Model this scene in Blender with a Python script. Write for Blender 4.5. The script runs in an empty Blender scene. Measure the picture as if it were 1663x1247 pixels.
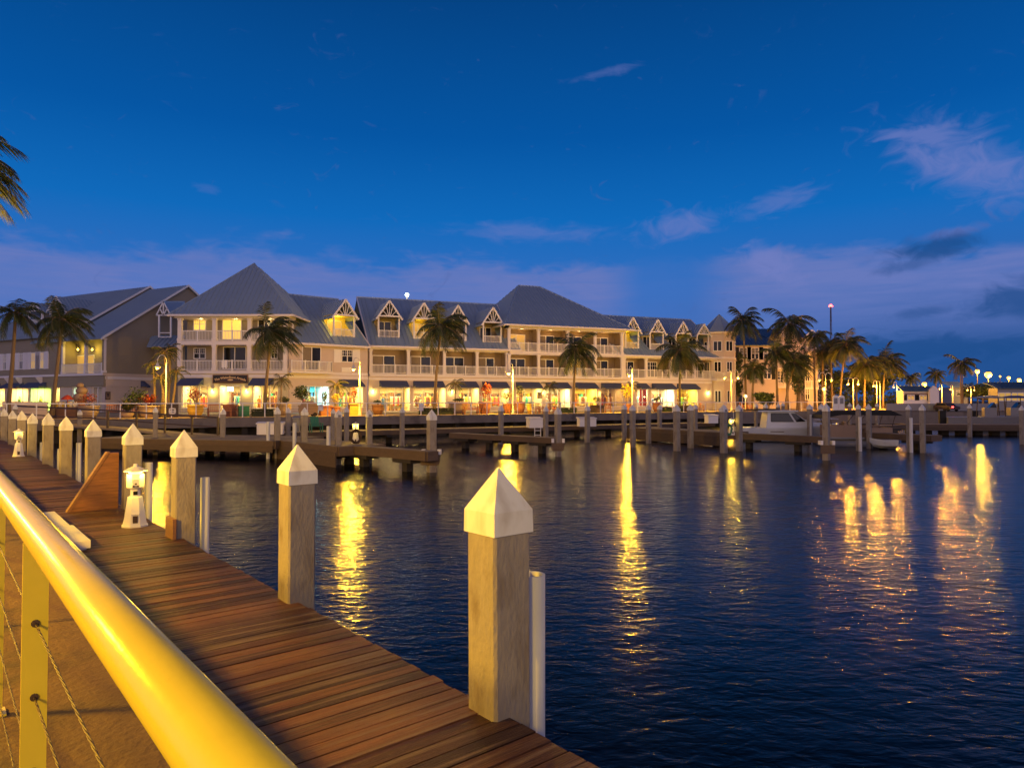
import bpy, math, random
from mathutils import Vector
R = math.radians
random.seed(7)
sc = bpy.context.scene
col = sc.collection
# ------------------------------------------------------------------ camera
F, CX, CY, YH, HC = 1130.0, 831.5, 623.5, 650.0, 2.9
PIT = math.atan((YH - CY) / F)
cd = bpy.data.cameras.new('camera'); cam = bpy.data.objects.new('camera', cd); col.objects.link(cam)
cam.location = (0, 0, HC); cam.rotation_euler = (R(90) + PIT, 0, 0)
cd.sensor_width = 36; cd.lens = F / 1663 * 36; cd.clip_end = 5000; cd.clip_start = 0.05
sc.camera = cam
def ray(x, y):
    r = (x - CX) / F; u = (CY - y) / F
    return Vector((r, math.cos(PIT) - u * math.sin(PIT), math.sin(PIT) + u * math.cos(PIT)))
def G(x, y, z):
    d = ray(x, y); t = (z - HC) / d.z
    return Vector((d.x * t, d.y * t, z))
def D(x, y, Y):
    d = ray(x, y); t = Y / d.y
    return Vector((d.x * t, Y, HC + d.z * t))
class Frame:
    def __init__(s, a, b):
        s.o = Vector((a[0], a[1])); t = Vector((b[0] - a[0], b[1] - a[1])); s.len = t.length
        s.t = t.normalized(); s.n = Vector((-s.t.y, s.t.x))
    def __call__(s, p):
        q = s.o + s.t * p[0] + s.n * p[1]
        return (q.x, q.y, p[2])
    def hit(s, x, y, d=0.0):
        r = ray(x, y); q = s.o + s.n * d
        k = q.dot(s.n) / (r.x * s.n.x + r.y * s.n.y)
        w = Vector((r.x * k, r.y * k))
        return (w - s.o).dot(s.t), HC + r.z * k
    def s_(s, x, d=0.0, y=620): return s.hit(x, y, d)[0]
    def ang(s): return math.atan2(s.t.y, s.t.x)
def ID(p): return p
def LOC(x, y, rz):
    c, s_ = math.cos(rz), math.sin(rz)
    return lambda p: (x + p[0] * c - p[1] * s_, y + p[0] * s_ + p[1] * c, p[2])
# ------------------------------------------------------------------ mesh builder
WO = {}
class MB:
    def __init__(s, T=None): s.v = []; s.f = []; s.m = []; s.T = T or ID; s.mi = 0
    def add(s, vs, fs):
        b = len(s.v); s.v += [tuple(s.T(p)) for p in vs]
        for f in fs: s.f.append(tuple(b + i for i in f)); s.m.append(s.mi)
        return s
    def box(s, x0, x1, y0, y1, z0, z1):
        return s.add([(x0,y0,z0),(x1,y0,z0),(x1,y1,z0),(x0,y1,z0),(x0,y0,z1),(x1,y0,z1),(x1,y1,z1),(x0,y1,z1)],
                     [(0,3,2,1),(4,5,6,7),(0,1,5,4),(1,2,6,5),(2,3,7,6),(3,0,4,7)])
    def poly(s, pts): return s.add(pts, [tuple(range(len(pts)))])
    def prism(s, pts, ext):
        n = len(pts); q = [tuple(p[i] + ext[i] for i in range(3)) for p in pts]
        return s.add(list(pts) + q, [tuple(range(n))[::-1], tuple(range(n, 2*n))] + [(i, (i+1) % n, n + (i+1) % n, n + i) for i in range(n)])
    def tube(s, pts, r, n=8, cap=True):
        pts = [Vector(p) for p in pts]; rs = r if isinstance(r, (list, tuple)) else [r] * len(pts)
        vs = []; fs = []; a = None
        for i, p in enumerate(pts):
            t = (pts[min(i+1, len(pts)-1)] - pts[max(i-1, 0)]).normalized()
            if a is None:
                a = t.cross(Vector((0, 0, 1)) if abs(t.z) < .95 else Vector((1, 0, 0))).normalized()
            else:
                a = (a - t * a.dot(t)).normalized()
            b = t.cross(a)
            for k in range(n):
                th = 2 * math.pi * (k + .5) / n
                vs.append(tuple(p + (a * math.cos(th) + b * math.sin(th)) * rs[i]))
        for i in range(len(pts) - 1):
            for k in range(n): fs.append((i*n+k, i*n+(k+1) % n, (i+1)*n+(k+1) % n, (i+1)*n+k))
        if cap: fs.append(tuple(range(n))[::-1]); fs.append(tuple(range((len(pts)-1)*n, len(pts)*n)))
        return s.add(vs, fs)
    def bar(s, a, b, r=.05): return s.tube([a, b], r * 1.414, 4)
    def lathe(s, prof, c=(0, 0, 0), n=12, a0=0.0, close=True):
        vs = []; fs = []
        for r, z in prof:
            for k in range(n):
                th = a0 + 2 * math.pi * k / n
                vs.append((c[0] + r * math.cos(th), c[1] + r * math.sin(th), c[2] + z))
        for i in range(len(prof) - 1):
            for k in range(n): fs.append((i*n+k, i*n+(k+1) % n, (i+1)*n+(k+1) % n, (i+1)*n+k))
        if close: fs.append(tuple(range(n))[::-1]); fs.append(tuple(range((len(prof)-1)*n, len(prof)*n)))
        return s.add(vs, fs)
    def ball(s, c, r, sz=1.0, n=8, m=5):
        return s.lathe([(r * math.sin(math.pi * max(.02, min(.98, i / m))), -r * sz * math.cos(math.pi * i / m)) for i in range(m + 1)], c, n)
    def build(s, name, mats, parent=None, smooth=False, local=False):
        me = bpy.data.meshes.new(name); o = bpy.data.objects.new(name, me); col.objects.link(o)
        w = WO.get(parent.name, Vector((0, 0, 0))) if parent else Vector((0, 0, 0))
        vs = s.v if local else [(p[0] - w.x, p[1] - w.y, p[2] - w.z) for p in s.v]
        me.from_pydata(vs, [], s.f)
        for m in (mats if isinstance(mats, (list, tuple)) else [mats]): me.materials.append(m)
        me.polygons.foreach_set('material_index', s.m)
        if smooth: me.polygons.foreach_set('use_smooth', [True] * len(s.f))
        me.update()
        if parent: o.parent = parent; WO[o.name] = w
        return o
def tag(o, label=None, cat=None, group=None, kind=None):
    for k, v in (('label', label), ('category', cat), ('group', group), ('kind', kind)):
        if v: o[k] = v
    return o
def thing(name, label, cat, loc=(0, 0, 0), rz=0.0, group=None):
    o = bpy.data.objects.new(name, None); col.objects.link(o); o.location = loc; o.rotation_euler = (0, 0, rz)
    o.empty_display_size = .2; WO[o.name] = Vector(loc); return tag(o, label, cat, group)
def copy_tree(o, parent=None):
    c = o.copy(); col.objects.link(c)
    if parent: c.parent = parent
    for ch in list(o.children): copy_tree(ch, c)
    return c
def place(proto, loc, rz=0.0, scale=1.0, label=None, used=set()):
    o = proto if proto.name not in used else copy_tree(proto)
    used.add(proto.name); o.location = loc; o.rotation_euler = (0, 0, rz); o.scale = (scale,) * 3
    if label: o['label'] = label
    return o
def lamp(name, loc, power, color, rad=.12):
    l = bpy.data.lights.new(name, 'POINT'); l.energy = power; l.color = color; l.shadow_soft_size = rad
    o = bpy.data.objects.new(name, l); col.objects.link(o); o.location = loc; return o
ORD = 'zeroth first second third fourth fifth sixth seventh eighth ninth tenth eleventh twelfth thirteenth fourteenth fifteenth sixteenth seventeenth eighteenth nineteenth twentieth'.split()
# ------------------------------------------------------------------ materials
def mat(name, c, rough=.6, var=0.0, vs=3.0, bump=0.0, bs=20.0, metal=0.0, emit=0.0, ecol=None, island=0.0, stretch=(1, 1, 1), lines=None, spec=.5, stain=None):
    m = bpy.data.materials.new(name); m.use_nodes = True; nt = m.node_tree; N = nt.nodes; L = nt.links
    b = N['Principled BSDF']; b.inputs['Roughness'].default_value = rough; b.inputs['Metallic'].default_value = metal
    b.inputs['Specular IOR Level'].default_value = spec
    b.inputs['Base Color'].default_value = (*c, 1)
    if emit:
        b.inputs['Emission Color'].default_value = (*(ecol or c), 1); b.inputs['Emission Strength'].default_value = emit
    tc = N.new('ShaderNodeTexCoord'); mp = N.new('ShaderNodeMapping'); mp.inputs['Scale'].default_value = stretch
    L.new(tc.outputs['Object'], mp.inputs[0]); co = mp.outputs[0]
    fac = None
    def math_(op, a, bb):
        n = N.new('ShaderNodeMath'); n.operation = op
        for i, q in enumerate((a, bb)):
            if isinstance(q, (int, float)): n.inputs[i].default_value = q
            else: L.new(q, n.inputs[i])
        return n.outputs[0]
    if var:
        n = N.new('ShaderNodeTexNoise'); n.inputs['Scale'].default_value = vs; n.inputs['Detail'].default_value = 7; n.inputs['Roughness'].default_value = .65
        L.new(co, n.inputs['Vector'])
        fac = math_('ADD', math_('MULTIPLY', math_('SUBTRACT', n.outputs[0], .5), var * 3), 1.0)
    if island:
        g = N.new('ShaderNodeNewGeometry')
        f2 = math_('ADD', math_('MULTIPLY', math_('SUBTRACT', g.outputs['Random Per Island'], .5), island * 2), 1.0)
        fac = math_('MULTIPLY', fac, f2) if fac else f2
    if fac:
        mx = N.new('ShaderNodeVectorMath'); mx.operation = 'SCALE'; mx.inputs[0].default_value = c; L.new(fac, mx.inputs['Scale'])
        outc = mx.outputs[0]
        if stain:
            n2 = N.new('ShaderNodeTexNoise'); n2.inputs['Scale'].default_value = stain[1]; n2.inputs['Detail'].default_value = 8
            L.new(co, n2.inputs['Vector'])
            rp = N.new('ShaderNodeMapRange'); rp.inputs[1].default_value = .52; rp.inputs[2].default_value = .7; L.new(n2.outputs[0], rp.inputs[0])
            mm = N.new('ShaderNodeMix'); mm.data_type = 'RGBA'; L.new(rp.outputs[0], mm.inputs[0]); L.new(outc, mm.inputs[6]); mm.inputs[7].default_value = (*stain[0], 1)
            outc = mm.outputs[2]
        L.new(outc, b.inputs['Base Color'])
    h = None
    if bump:
        n = N.new('ShaderNodeTexNoise'); n.inputs['Scale'].default_value = bs; n.inputs['Detail'].default_value = 6; L.new(co, n.inputs['Vector']); h = n.outputs[0]
    if lines:   # horizontal clapboards: saw profile along z
        sx = N.new('ShaderNodeSeparateXYZ'); L.new(tc.outputs['Object'], sx.inputs[0])
        h2 = math_('FRACT', math_('MULTIPLY', sx.outputs['Z'], 1 / lines), 0)
        h = math_('ADD', math_('MULTIPLY', h, .3), h2) if h else h2
    if h:
        bp = N.new('ShaderNodeBump'); bp.inputs['Strength'].default_value = bump or .5; bp.inputs['Distance'].default_value = .02
        L.new(h, bp.inputs['Height']); L.new(bp.outputs[0], b.inputs['Normal'])
    return m
M = {}
M['white'] = mat('white_paint', (.84, .8, .79), .5, .03, 4, .1, 30)
M['trim'] = mat('trim_paint', (.78, .72, .73), .55, .04, 3, .1, 30)
M['cream'] = mat('cream_wall', (.62, .5, .43), .75, .05, 1.2, .3, 40)
M['recess'] = mat('dimmed_balcony_wall', (.25, .185, .13), .8, .06, 1.2, .3, 40)  # shade of the balcony recesses put into a darker wall colour
M['taupe'] = mat('taupe_siding', (.3, .25, .185), .75, .06, 1.0, .5, 30, lines=.18)
M['clap'] = mat('cream_clapboard', (.6, .52, .36), .7, .05, 1.2, .5, 30, lines=.22)
M['roof'] = mat('seamed_metal_roof', (.32, .41, .54), .42, .07, .5, .08, 3, metal=.25)
M['navy'] = mat('navy_canvas', (.06, .075, .16), .85, .08, 4, .2, 80)
M['glass'] = mat('dark_window_glass', (.012, .013, .015), .08, spec=.4)
M['curtain'] = mat('curtain_cloth', (.24, .19, .14), .9, .15, 6, .3, 20, stretch=(4, 4, .3))
M['litpane'] = mat('lit_window', (.8, .5, .1), .4, emit=.95, ecol=(1, .62, .1))
M['litdim'] = mat('dim_lit_window', (.5, .3, .08), .4, emit=.35, ecol=(1, .6, .12))
M['room'] = mat('shop_interior_paint', (.72, .62, .4), .8, .1, 1.5)
M['yellowroom'] = mat('yellow_paint_and_lamplight', (.75, .6, .15), .8, .05, 2)  # shop walls; also holds painted lamplight for the walls of lit dormers
M['concrete'] = mat('weathered_concrete', (.105, .056, .04), .85, .3, 1.1, .5, 30, stain=((.045, .027, .022), 2.0))
M['pile'] = mat('piling_concrete', (.29, .25, .215), .85, .24, 7, .6, 34, stain=((.17, .125, .09), 5), stretch=(1, 1, .4))
M['cap'] = mat('white_plastic_cap', (.77, .76, .75), .42, .06, 4, .12, 14, stain=((.58, .54, .5), 5), stretch=(1, 1, .45))
M['pvc'] = mat('white_pvc_pipe', (.6, .6, .63), .45, .12, 6, .1, 30, stretch=(1, 1, .3))
M['deck'] = mat('deck_planks', (.1, .043, .027), .55, .75, 4.2, 1.0, 20, island=.7, stretch=(9, .3, 2), spec=.4, stain=((.19, .13, .105), 1.9))
M['wood'] = mat('brown_timber', (.27, .125, .055), .65, .3, 4, .6, 20, island=.2, stretch=(.5, .5, 9))
M['oldwood'] = mat('weathered_timber', (.11, .072, .047), .8, .25, 2.5, .6, 14, island=.25, stretch=(1, 1, 3))
M['greydeck'] = mat('grey_dock_boards', (.24, .185, .14), .8, .2, 2, .5, 14, island=.2)
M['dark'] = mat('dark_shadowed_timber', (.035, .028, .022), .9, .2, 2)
M['railmetal'] = mat('cream_powder_coat', (.66, .52, .055), .2, .06, 9, .04, 35, spec=.6)
M['cable'] = mat('steel_cable', (.075, .045, .028), .5, .3, 60, metal=.3)
M['rust'] = mat('dark_brown_metal', (.07, .04, .025), .5, .2, 8)
M['lampmetal'] = mat('white_lamp_metal', (.7, .66, .6), .4, .03, 6)
M['bulb'] = mat('sodium_lamp_glow', (1, .7, .25), .4, emit=3, ecol=(1, .5, .08))
M['bulbw'] = mat('white_lamp_glow', (1, .9, .7), .4, emit=16, ecol=(.8, 1, .75))
M['glow'] = mat('warm_lamp_glow', (1, .8, .4), .4, emit=4.5, ecol=(1, .68, .1))
M['red'] = mat('red_beacon', (1, .1, .05), .4, emit=14, ecol=(1, .05, .04))
M['leaf'] = mat('palm_leaves', (.042, .056, .014), .55, .1, 1, island=.45)
M['leafdark'] = mat('broad_leaves', (.05, .075, .02), .55, .1, 1, island=.5)
M['trunk'] = mat('palm_bark', (.17, .12, .08), .9, .2, 3, .8, 12, stretch=(1, 1, 5))
M['hedge'] = mat('hedge_leaves', (.035, .055, .016), .7, island=.5)
M['flower'] = mat('red_blossom', (.32, .06, .03), .6, island=.4)
M['yellowleaf'] = mat('yellow_croton_leaves', (.5, .38, .04), .6, island=.4)
M['clay'] = mat('terracotta', (.3, .125, .065), .8, .12, 4, .2, 20)
M['stonepot'] = mat('stone_planter', (.36, .27, .21), .85, .12, 4, .3, 30)
M['yellowpot'] = mat('ochre_glaze', (.55, .36, .06), .5, .12, 4)
M['bench'] = mat('teak_slats', (.28, .1, .045), .6, .2, 5, stretch=(1, 1, 4))
M['green'] = mat('green_plastic', (.03, .2, .1), .45, .05, 6)
M['boat'] = mat('white_gelcoat', (.62, .64, .68), .25, .04, 2)
M['boatgrey'] = mat('grey_gelcoat', (.22, .215, .235), .35, .05, 2)
M['black'] = mat('black_canvas', (.012, .012, .014), .8, .1, 6)
M['beige'] = mat('beige_vinyl', (.28, .19, .14), .6, .06, 4)
M['blue'] = mat('blue_canvas', (.03, .05, .22), .8, .1, 4)
M['blueroof'] = mat('blue_metal_roof', (.09, .16, .26), .45, .08, 1, metal=.2)
M['paving'] = mat('promenade_paving', (.34, .25, .17), .8, .12, 1.5, .2, 20)
M['asphalt'] = mat('inland_ground', (.06, .055, .05), .9, .2, .5)
M['wall'] = mat('grey_seawall', (.2, .165, .145), .88, .2, .9, .4, 12, stain=((.11, .088, .075), .8))
M['signblack'] = mat('black_sign_board', (.02, .018, .016), .5, .1, 5)
M['gold'] = mat('gilt_lettering', (.75, .5, .22), .4)
M['ink'] = mat('dark_ink', (.06, .04, .05), .7)
M['red_cloth'] = mat('red_cloth', (.5, .06, .03), .8, .1, 4)
M['skin'] = mat('tan_mannequin', (.45, .3, .2), .6)
GOODS = [mat('goods_' + n, c, .7, .15, 8) for n, c in (('yellow', (.75, .5, .06)), ('orange', (.7, .25, .04)), ('teal', (.05, .42, .36)), ('brown', (.2, .08, .03)),
         ('green', (.2, .5, .06)), ('cream', (.75, .65, .45)), ('red', (.55, .05, .04)), ('blue', (.1, .22, .45)), ('black', (.03, .03, .03)))]
def glass_pane():
    m = bpy.data.materials.new('clear_shop_glass'); m.use_nodes = True; nt = m.node_tree; N = nt.nodes
    for n in list(N): N.remove(n)
    o = N.new('ShaderNodeOutputMaterial'); mx = N.new('ShaderNodeMixShader'); t = N.new('ShaderNodeBsdfTransparent'); g = N.new('ShaderNodeBsdfGlossy')
    g.inputs['Roughness'].default_value = .03; mx.inputs[0].default_value = .07
    nt.links.new(t.outputs[0], mx.inputs[1]); nt.links.new(g.outputs[0], mx.inputs[2]); nt.links.new(mx.outputs[0], o.inputs[0]); return m
M['clear'] = glass_pane()
def water_mat():
    m = bpy.data.materials.new('harbour_water'); m.use_nodes = True; nt = m.node_tree; N = nt.nodes; L = nt.links
    b = N['Principled BSDF']; b.inputs['Base Color'].default_value = (.0006, .002, .006, 1); b.inputs['Roughness'].default_value = .165
    b.inputs['IOR'].default_value = 1.2
    tc = N.new('ShaderNodeTexCoord'); hs = []
    for sx, sy, sz, s, d in ((.6, 1.0, 1, 1.1, 4), (1.0, 1.6, 1, 3.8, 3)):
        mp = N.new('ShaderNodeMapping'); mp.inputs['Scale'].default_value = (sx, sy, sz); mp.inputs['Rotation'].default_value = (0, 0, R(-12 if s < 2 else 8))
        n = N.new('ShaderNodeTexNoise'); n.inputs['Scale'].default_value = s; n.inputs['Detail'].default_value = d; n.inputs['Roughness'].default_value = .55
        n.inputs['Distortion'].default_value = .4
        L.new(tc.outputs['Object'], mp.inputs[0]); L.new(mp.outputs[0], n.inputs['Vector']); hs.append(n.outputs[0])
    b1 = N.new('ShaderNodeBump'); b1.inputs['Strength'].default_value = 1; b1.inputs['Distance'].default_value = .034; L.new(hs[0], b1.inputs['Height'])
    b2 = N.new('ShaderNodeBump'); b2.inputs['Strength'].default_value = 1; b2.inputs['Distance'].default_value = .018; L.new(hs[1], b2.inputs['Height']); L.new(b1.outputs[0], b2.inputs['Normal'])
    L.new(b2.outputs[0], b.inputs['Normal']); return m
M['water'] = water_mat()
# ------------------------------------------------------------------ sky
def build_world():
    w = bpy.data.worlds.new('World'); sc.world = w; w.use_nodes = True; nt = w.node_tree; N = nt.nodes; L = nt.links
    for n in list(N): N.remove(n)
    out = N.new('ShaderNodeOutputWorld'); bg = N.new('ShaderNodeBackground'); L.new(bg.outputs[0], out.inputs[0])
    def put(sock, v):
        if isinstance(v, (int, float)): sock.default_value = v
        else: L.new(v, sock)
    def m(op, a, b=0.0, c=0.0):
        n = N.new('ShaderNodeMath'); n.operation = op
        put(n.inputs[0], a); put(n.inputs[1], b); put(n.inputs[2], c); return n.outputs[0]
    def ss(x, lo, hi):
        n = N.new('ShaderNodeMapRange'); n.interpolation_type = 'SMOOTHSTEP'; put(n.inputs[0], x); put(n.inputs[1], lo); put(n.inputs[2], hi); return n.outputs[0]
    def mix(f, a, b):
        n = N.new('ShaderNodeMix'); n.data_type = 'RGBA'; put(n.inputs[0], f)
        for i, q in ((6, a), (7, b)):
            if isinstance(q, tuple): n.inputs[i].default_value = (*q, 1)
            else: L.new(q, n.inputs[i])
        return n.outputs[2]
    tc = N.new('ShaderNodeTexCoord'); sp = N.new('ShaderNodeSeparateXYZ'); L.new(tc.outputs['Generated'], sp.inputs[0])
    X, Y, Z = sp.outputs
    az = m('MULTIPLY', m('ARCTAN2', X, Y), 180 / math.pi); el = m('MULTIPLY', m('ARCSINE', Z), 180 / math.pi)
    def noise(kx, ky, scale, det=6, off=0.0, dist=0.0, rough=.55):
        c = N.new('ShaderNodeCombineXYZ'); put(c.inputs[0], m('MULTIPLY', az, kx)); put(c.inputs[1], m('MULTIPLY', el, ky)); c.inputs[2].default_value = off
        n = N.new('ShaderNodeTexNoise'); n.inputs['Scale'].default_value = scale; n.inputs['Detail'].default_value = det; n.inputs['Roughness'].default_value = rough
        n.inputs['Distortion'].default_value = dist; L.new(c.outputs[0], n.inputs['Vector']); return n.outputs[0]
    rp = N.new('ShaderNodeValToRGB'); L.new(m('DIVIDE', m('MAXIMUM', el, 0), 90), rp.inputs[0]); cr = rp.color_ramp
    stops = ((0, (.05, .125, .40)), (.05, (.06, .15, .46)), (.1, (.03, .15, .5)), (.16, (.005, .135, .47)), (.23, (.0015, .088, .35)), (.34, (.0012, .052, .215)), (.46, (.001, .02, .09)), (1, (.001, .014, .06)))
    while len(cr.elements) < len(stops): cr.elements.new(.5)
    for e, (p, c) in zip(cr.elements, stops): e.position = p; e.color = (*c, 1)
    base = rp.outputs[0]
    # the eastern (right) end of the sky is darker near the horizon
    dk = m('MULTIPLY', ss(az, 8, 36), ss(el, 14, 1))
    base = mix(m('MULTIPLY', dk, .85), base, (.008, .065, .235))
    n1 = noise(.1, .32, 1.5, 8, 2.0, .6); n2 = noise(.25, .6, 1.6, 8, 9.0, .8); n3 = noise(.05, .16, 1.6, 4, 5.0)
    # long bank of mauve cloud
    top = m('ADD', 11.6, m('MULTIPLY', m('SUBTRACT', n3, .5), 7.0))
    top = m('ADD', top, m('MULTIPLY', m('SUBTRACT', n2, .5), 2.2))
    bank = m('MULTIPLY', ss(m('SUBTRACT', top, el), -.2, 1.6), ss(el, 3.0, 8.5))
    gap = m('SUBTRACT', 1.0, m('MULTIPLY', m('MULTIPLY', ss(az, 7, 11), ss(az, 19, 14)), .85))
    n6 = noise(.1, 1.3, 1.4, 9, 4.4, 1.0, .6)
    bank = m('MULTIPLY', m('MULTIPLY', bank, gap), m('ADD', m('ADD', .02, m('MULTIPLY', n1, .9)), m('MULTIPLY', n6, .85)))
    front = ss(m('ABSOLUTE', az), 95, 60)
    bank = m('MULTIPLY', bank, front)
    skyc = mix(m('MINIMUM', m('MULTIPLY', bank, .95), 1), base, (.125, .18, .47))
    def blob(a0, e0, wa, we, rot, amp, nz, lo, hi, thr_amp=1.6):
        c, s_ = math.cos(R(rot)), math.sin(R(rot)); da = m('SUBTRACT', az, a0); de = m('SUBTRACT', el, e0)
        u = m('DIVIDE', m('ADD', m('MULTIPLY', da, c), m('MULTIPLY', de, s_)), wa); v = m('DIVIDE', m('SUBTRACT', m('MULTIPLY', de, c), m('MULTIPLY', da, s_)), we)
        g = m('EXPONENT', m('MULTIPLY', m('ADD', m('MULTIPLY', u, u), m('MULTIPLY', v, v)), -1.0))
        return m('MULTIPLY', ss(m('ADD', g, m('MULTIPLY', m('SUBTRACT', nz, .5), thr_amp)), lo, hi), amp)
    n4 = noise(.35, .5, 1.3, 9, 3.3, 1.2); n5 = noise(.22, .7, 1.8, 9, 7.7, .8)
    wisps = [blob(33.2, 16.2, 5.4, 2.3, -27, .75, n4, .2, 1.2), blob(30.5, 18.2, 3.0, .8, -8, .6, n5, .35, 1.0), blob(13.8, 13.8, 4.4, 1.4, 8, .6, n4, .3, 1.3),
             blob(7.6, 25.2, 4.2, .45, 8, .28, n5, .4, 1.1), blob(1.5, 13.6, 7, .9, -2, .4, n5, .2, 1.3), blob(-23.8, 15.6, 1.3, .5, -5, .15, n5, .4, 1.0),
             blob(21, 15, 4, 1.2, 10, .4, n5, .4, 1.2), blob(20.5, 10.4, 3.0, 1.3, -30, .7, n4, .3, 1.0)]
    a = wisps[0]
    for q in wisps[1:]: a = m('MAXIMUM', a, q)
    skyc = mix(m('MULTIPLY', a, front), skyc, (.16, .2, .5))
    lit = blob(32.4, 11.5, 2.6, .5, 6, .5, n4, .2, 1.1, 1.4)
    skyc = mix(m('MULTIPLY', lit, front), skyc, (.17, .17, .42))
    darks = [blob(31.6, 10.7, 3.4, 1.0, 6, .85, n4, .15, 1.0, 1.5), blob(29.6, 9.6, 2.4, .5, 8, .5, n4, .2, 1.0, 1.4), blob(30.6, 6.2, 2.2, .5, 5, .55, n4, .2, 1.1, 1.5), blob(36.5, 6.6, 3.4, 1.7, 8, .8, n4, .2, 1.0, 1.3),
             blob(30, 3.6, 10, 1.3, 0, .75, n5, .3, .9)]
    a = darks[0]
    for q in darks[1:]: a = m('MAXIMUM', a, q)
    skyc = mix(m('MULTIPLY', a, front), skyc, (.012, .07, .245))
    # afterglow of the set sun behind the camera
    back = m('MULTIPLY', ss(m('ABSOLUTE', m('SUBTRACT', m('ABSOLUTE', az), 165)), 85, 5), m('MULTIPLY', ss(el, 46, 2), ss(el, -3, 3)))
    skyc = mix(back, skyc, (.82, .6, .66))
    L.new(skyc, bg.inputs[0]); bg.inputs[1].default_value = 1.0
    # Nishita twilight sky adds the physical sky light
    sk = N.new('ShaderNodeTexSky'); sk.sky_type = 'NISHITA'; sk.sun_disc = False; sk.sun_elevation = R(-4); sk.sun_rotation = R(168)
    b2 = N.new('ShaderNodeBackground'); L.new(sk.outputs[0], b2.inputs[0]); b2.inputs[1].default_value = .012
    ad = N.new('ShaderNodeAddShader'); L.new(bg.outputs[0], ad.inputs[0]); L.new(b2.outputs[0], ad.inputs[1]); L.new(ad.outputs[0], out.inputs[0])
    w.cycles.sampling_method = 'MANUAL'; w.cycles.sample_map_resolution = 512
build_world()
sl = bpy.data.lights.new('dusk_sun', 'SUN'); sl.energy = .22; sl.angle = R(50); sl.color = (1, .78, .78)
so = bpy.data.objects.new('dusk_sun', sl); col.objects.link(so); so.rotation_euler = (R(76), 0, R(22))
vs_ = sc.view_settings; vs_.view_transform = 'Standard'; vs_.look = 'None'; vs_.exposure = .08; vs_.gamma = 1
cy = sc.cycles; cy.use_denoising = True; cy.max_bounces = 6; cy.diffuse_bounces = 2; cy.glossy_bounces = 3; cy.transparent_max_bounces = 12
cy.sample_clamp_indirect = 4; cy.use_light_tree = True; cy.caustics_reflective = False; cy.caustics_refractive = False
SOD = (1, .52, .03); SODO = (1, .42, .03); WARM = (1, .74, .32)
ZP, ZB, Z3, ZD = 1.6, 5.95, 9.03, .9
#PART2
# ------------------------------------------------------------------ frames of the place
UD = Vector((-.641, .7675)).normalized(); VD = Vector((UD.y, -UD.x))
def ND(p):     # near boardwalk frame: u along the dock, v to the water
    q = UD * p[0] + VD * p[1]; return (q.x, q.y, p[2])
def nd_uv(P): return (P.x * UD.x + P.y * UD.y, P.x * VD.x + P.y * VD.y)
RZN = math.atan2(VD.y, VD.x)
PF = Frame(G(250, 679.5, ZP), G(1060, 670, ZP))            # promenade edge
FL = Frame(G(291.7, 602, ZB), G(459, 602, ZB))             # left pavilion front
FA = Frame(G(470, 602.4, ZB), G(596, 605.9, ZB))           # link wing
FW = Frame(G(600.5, 606.8, ZB), G(1182, 615, ZB))          # long wing
corner = G(168, 605.7, ZB)
FK = Frame(corner, corner + Vector((.47, .88, 0)))         # gable wall of the taupe building
FKL = Frame(corner + Vector((-.88, .47, 0)) * 20, corner)  # its long front
D1 = Frame(G(445, 703, ZD), G(1150, 686.5, ZD))            # far dock edge
# ------------------------------------------------------------------ water, land
MB().poly([(-140, -30, 0), (260, -30, 0), (260, 160, 0), (-140, 160, 0)]).build('water', M['water'])
col.objects['water']['kind'] = 'structure'
MB().poly([(-400, -60, -2.5), (600, -60, -2.5), (600, 900, -2.5), (-400, 900, -2.5)]).build('harbour_bed', M['dark'])['kind'] = 'structure'
e0, e1 = PF((-70, 0, 0)), PF((PF.s_(1203), 0, 0))
qy = G(1560, 667.5, ZP).y
b = MB()
b.poly([(e0[0], e0[1], ZP), (e1[0], e1[1], ZP), (e1[0] + 6, qy + .5, ZP), (160, qy - 4, ZP), (160, 190, ZP), (-160, 190, ZP), (-160, e0[1], ZP)])
b.build('promenade', M['paving'])['kind'] = 'structure'
MB().poly([(-700, 185, 1.55), (900, 185, 1.55), (900, 1500, 1.55), (-700, 1500, 1.55)]).build('ground', M['asphalt'])['kind'] = 'structure'
# seawall: concrete edge beam over a dark recess
b = MB(PF); b.box(-70, PF.s_(1203), -.12, .5, ZP - .72, ZP - .004)
b.box(PF.s_(1203) - .6, PF.s_(1203), .5, 14, ZP - .72, ZP - .005)
sw = b.build('seawall', M['wall']); tag(sw, 'long grey concrete seawall beam along the lit promenade edge', 'seawall')
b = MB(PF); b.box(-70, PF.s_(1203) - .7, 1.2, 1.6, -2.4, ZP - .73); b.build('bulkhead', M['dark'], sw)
b = MB(PF)
for k in range(46): b.box(-66 + k * 3, -65.6 + k * 3, .25, .7, -2.4, ZP - .73)
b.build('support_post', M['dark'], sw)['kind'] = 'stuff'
# right hand quay
b = MB(); qx = G(1350, 668, ZP).x
b.box(e1[0] + 6, 160, qy - 4, qy - 3.4, .2, ZP - .02)
q = b.build('quay_wall', M['wall']); tag(q, 'grey quay wall behind the moored boats at the right', 'quay wall')
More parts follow.
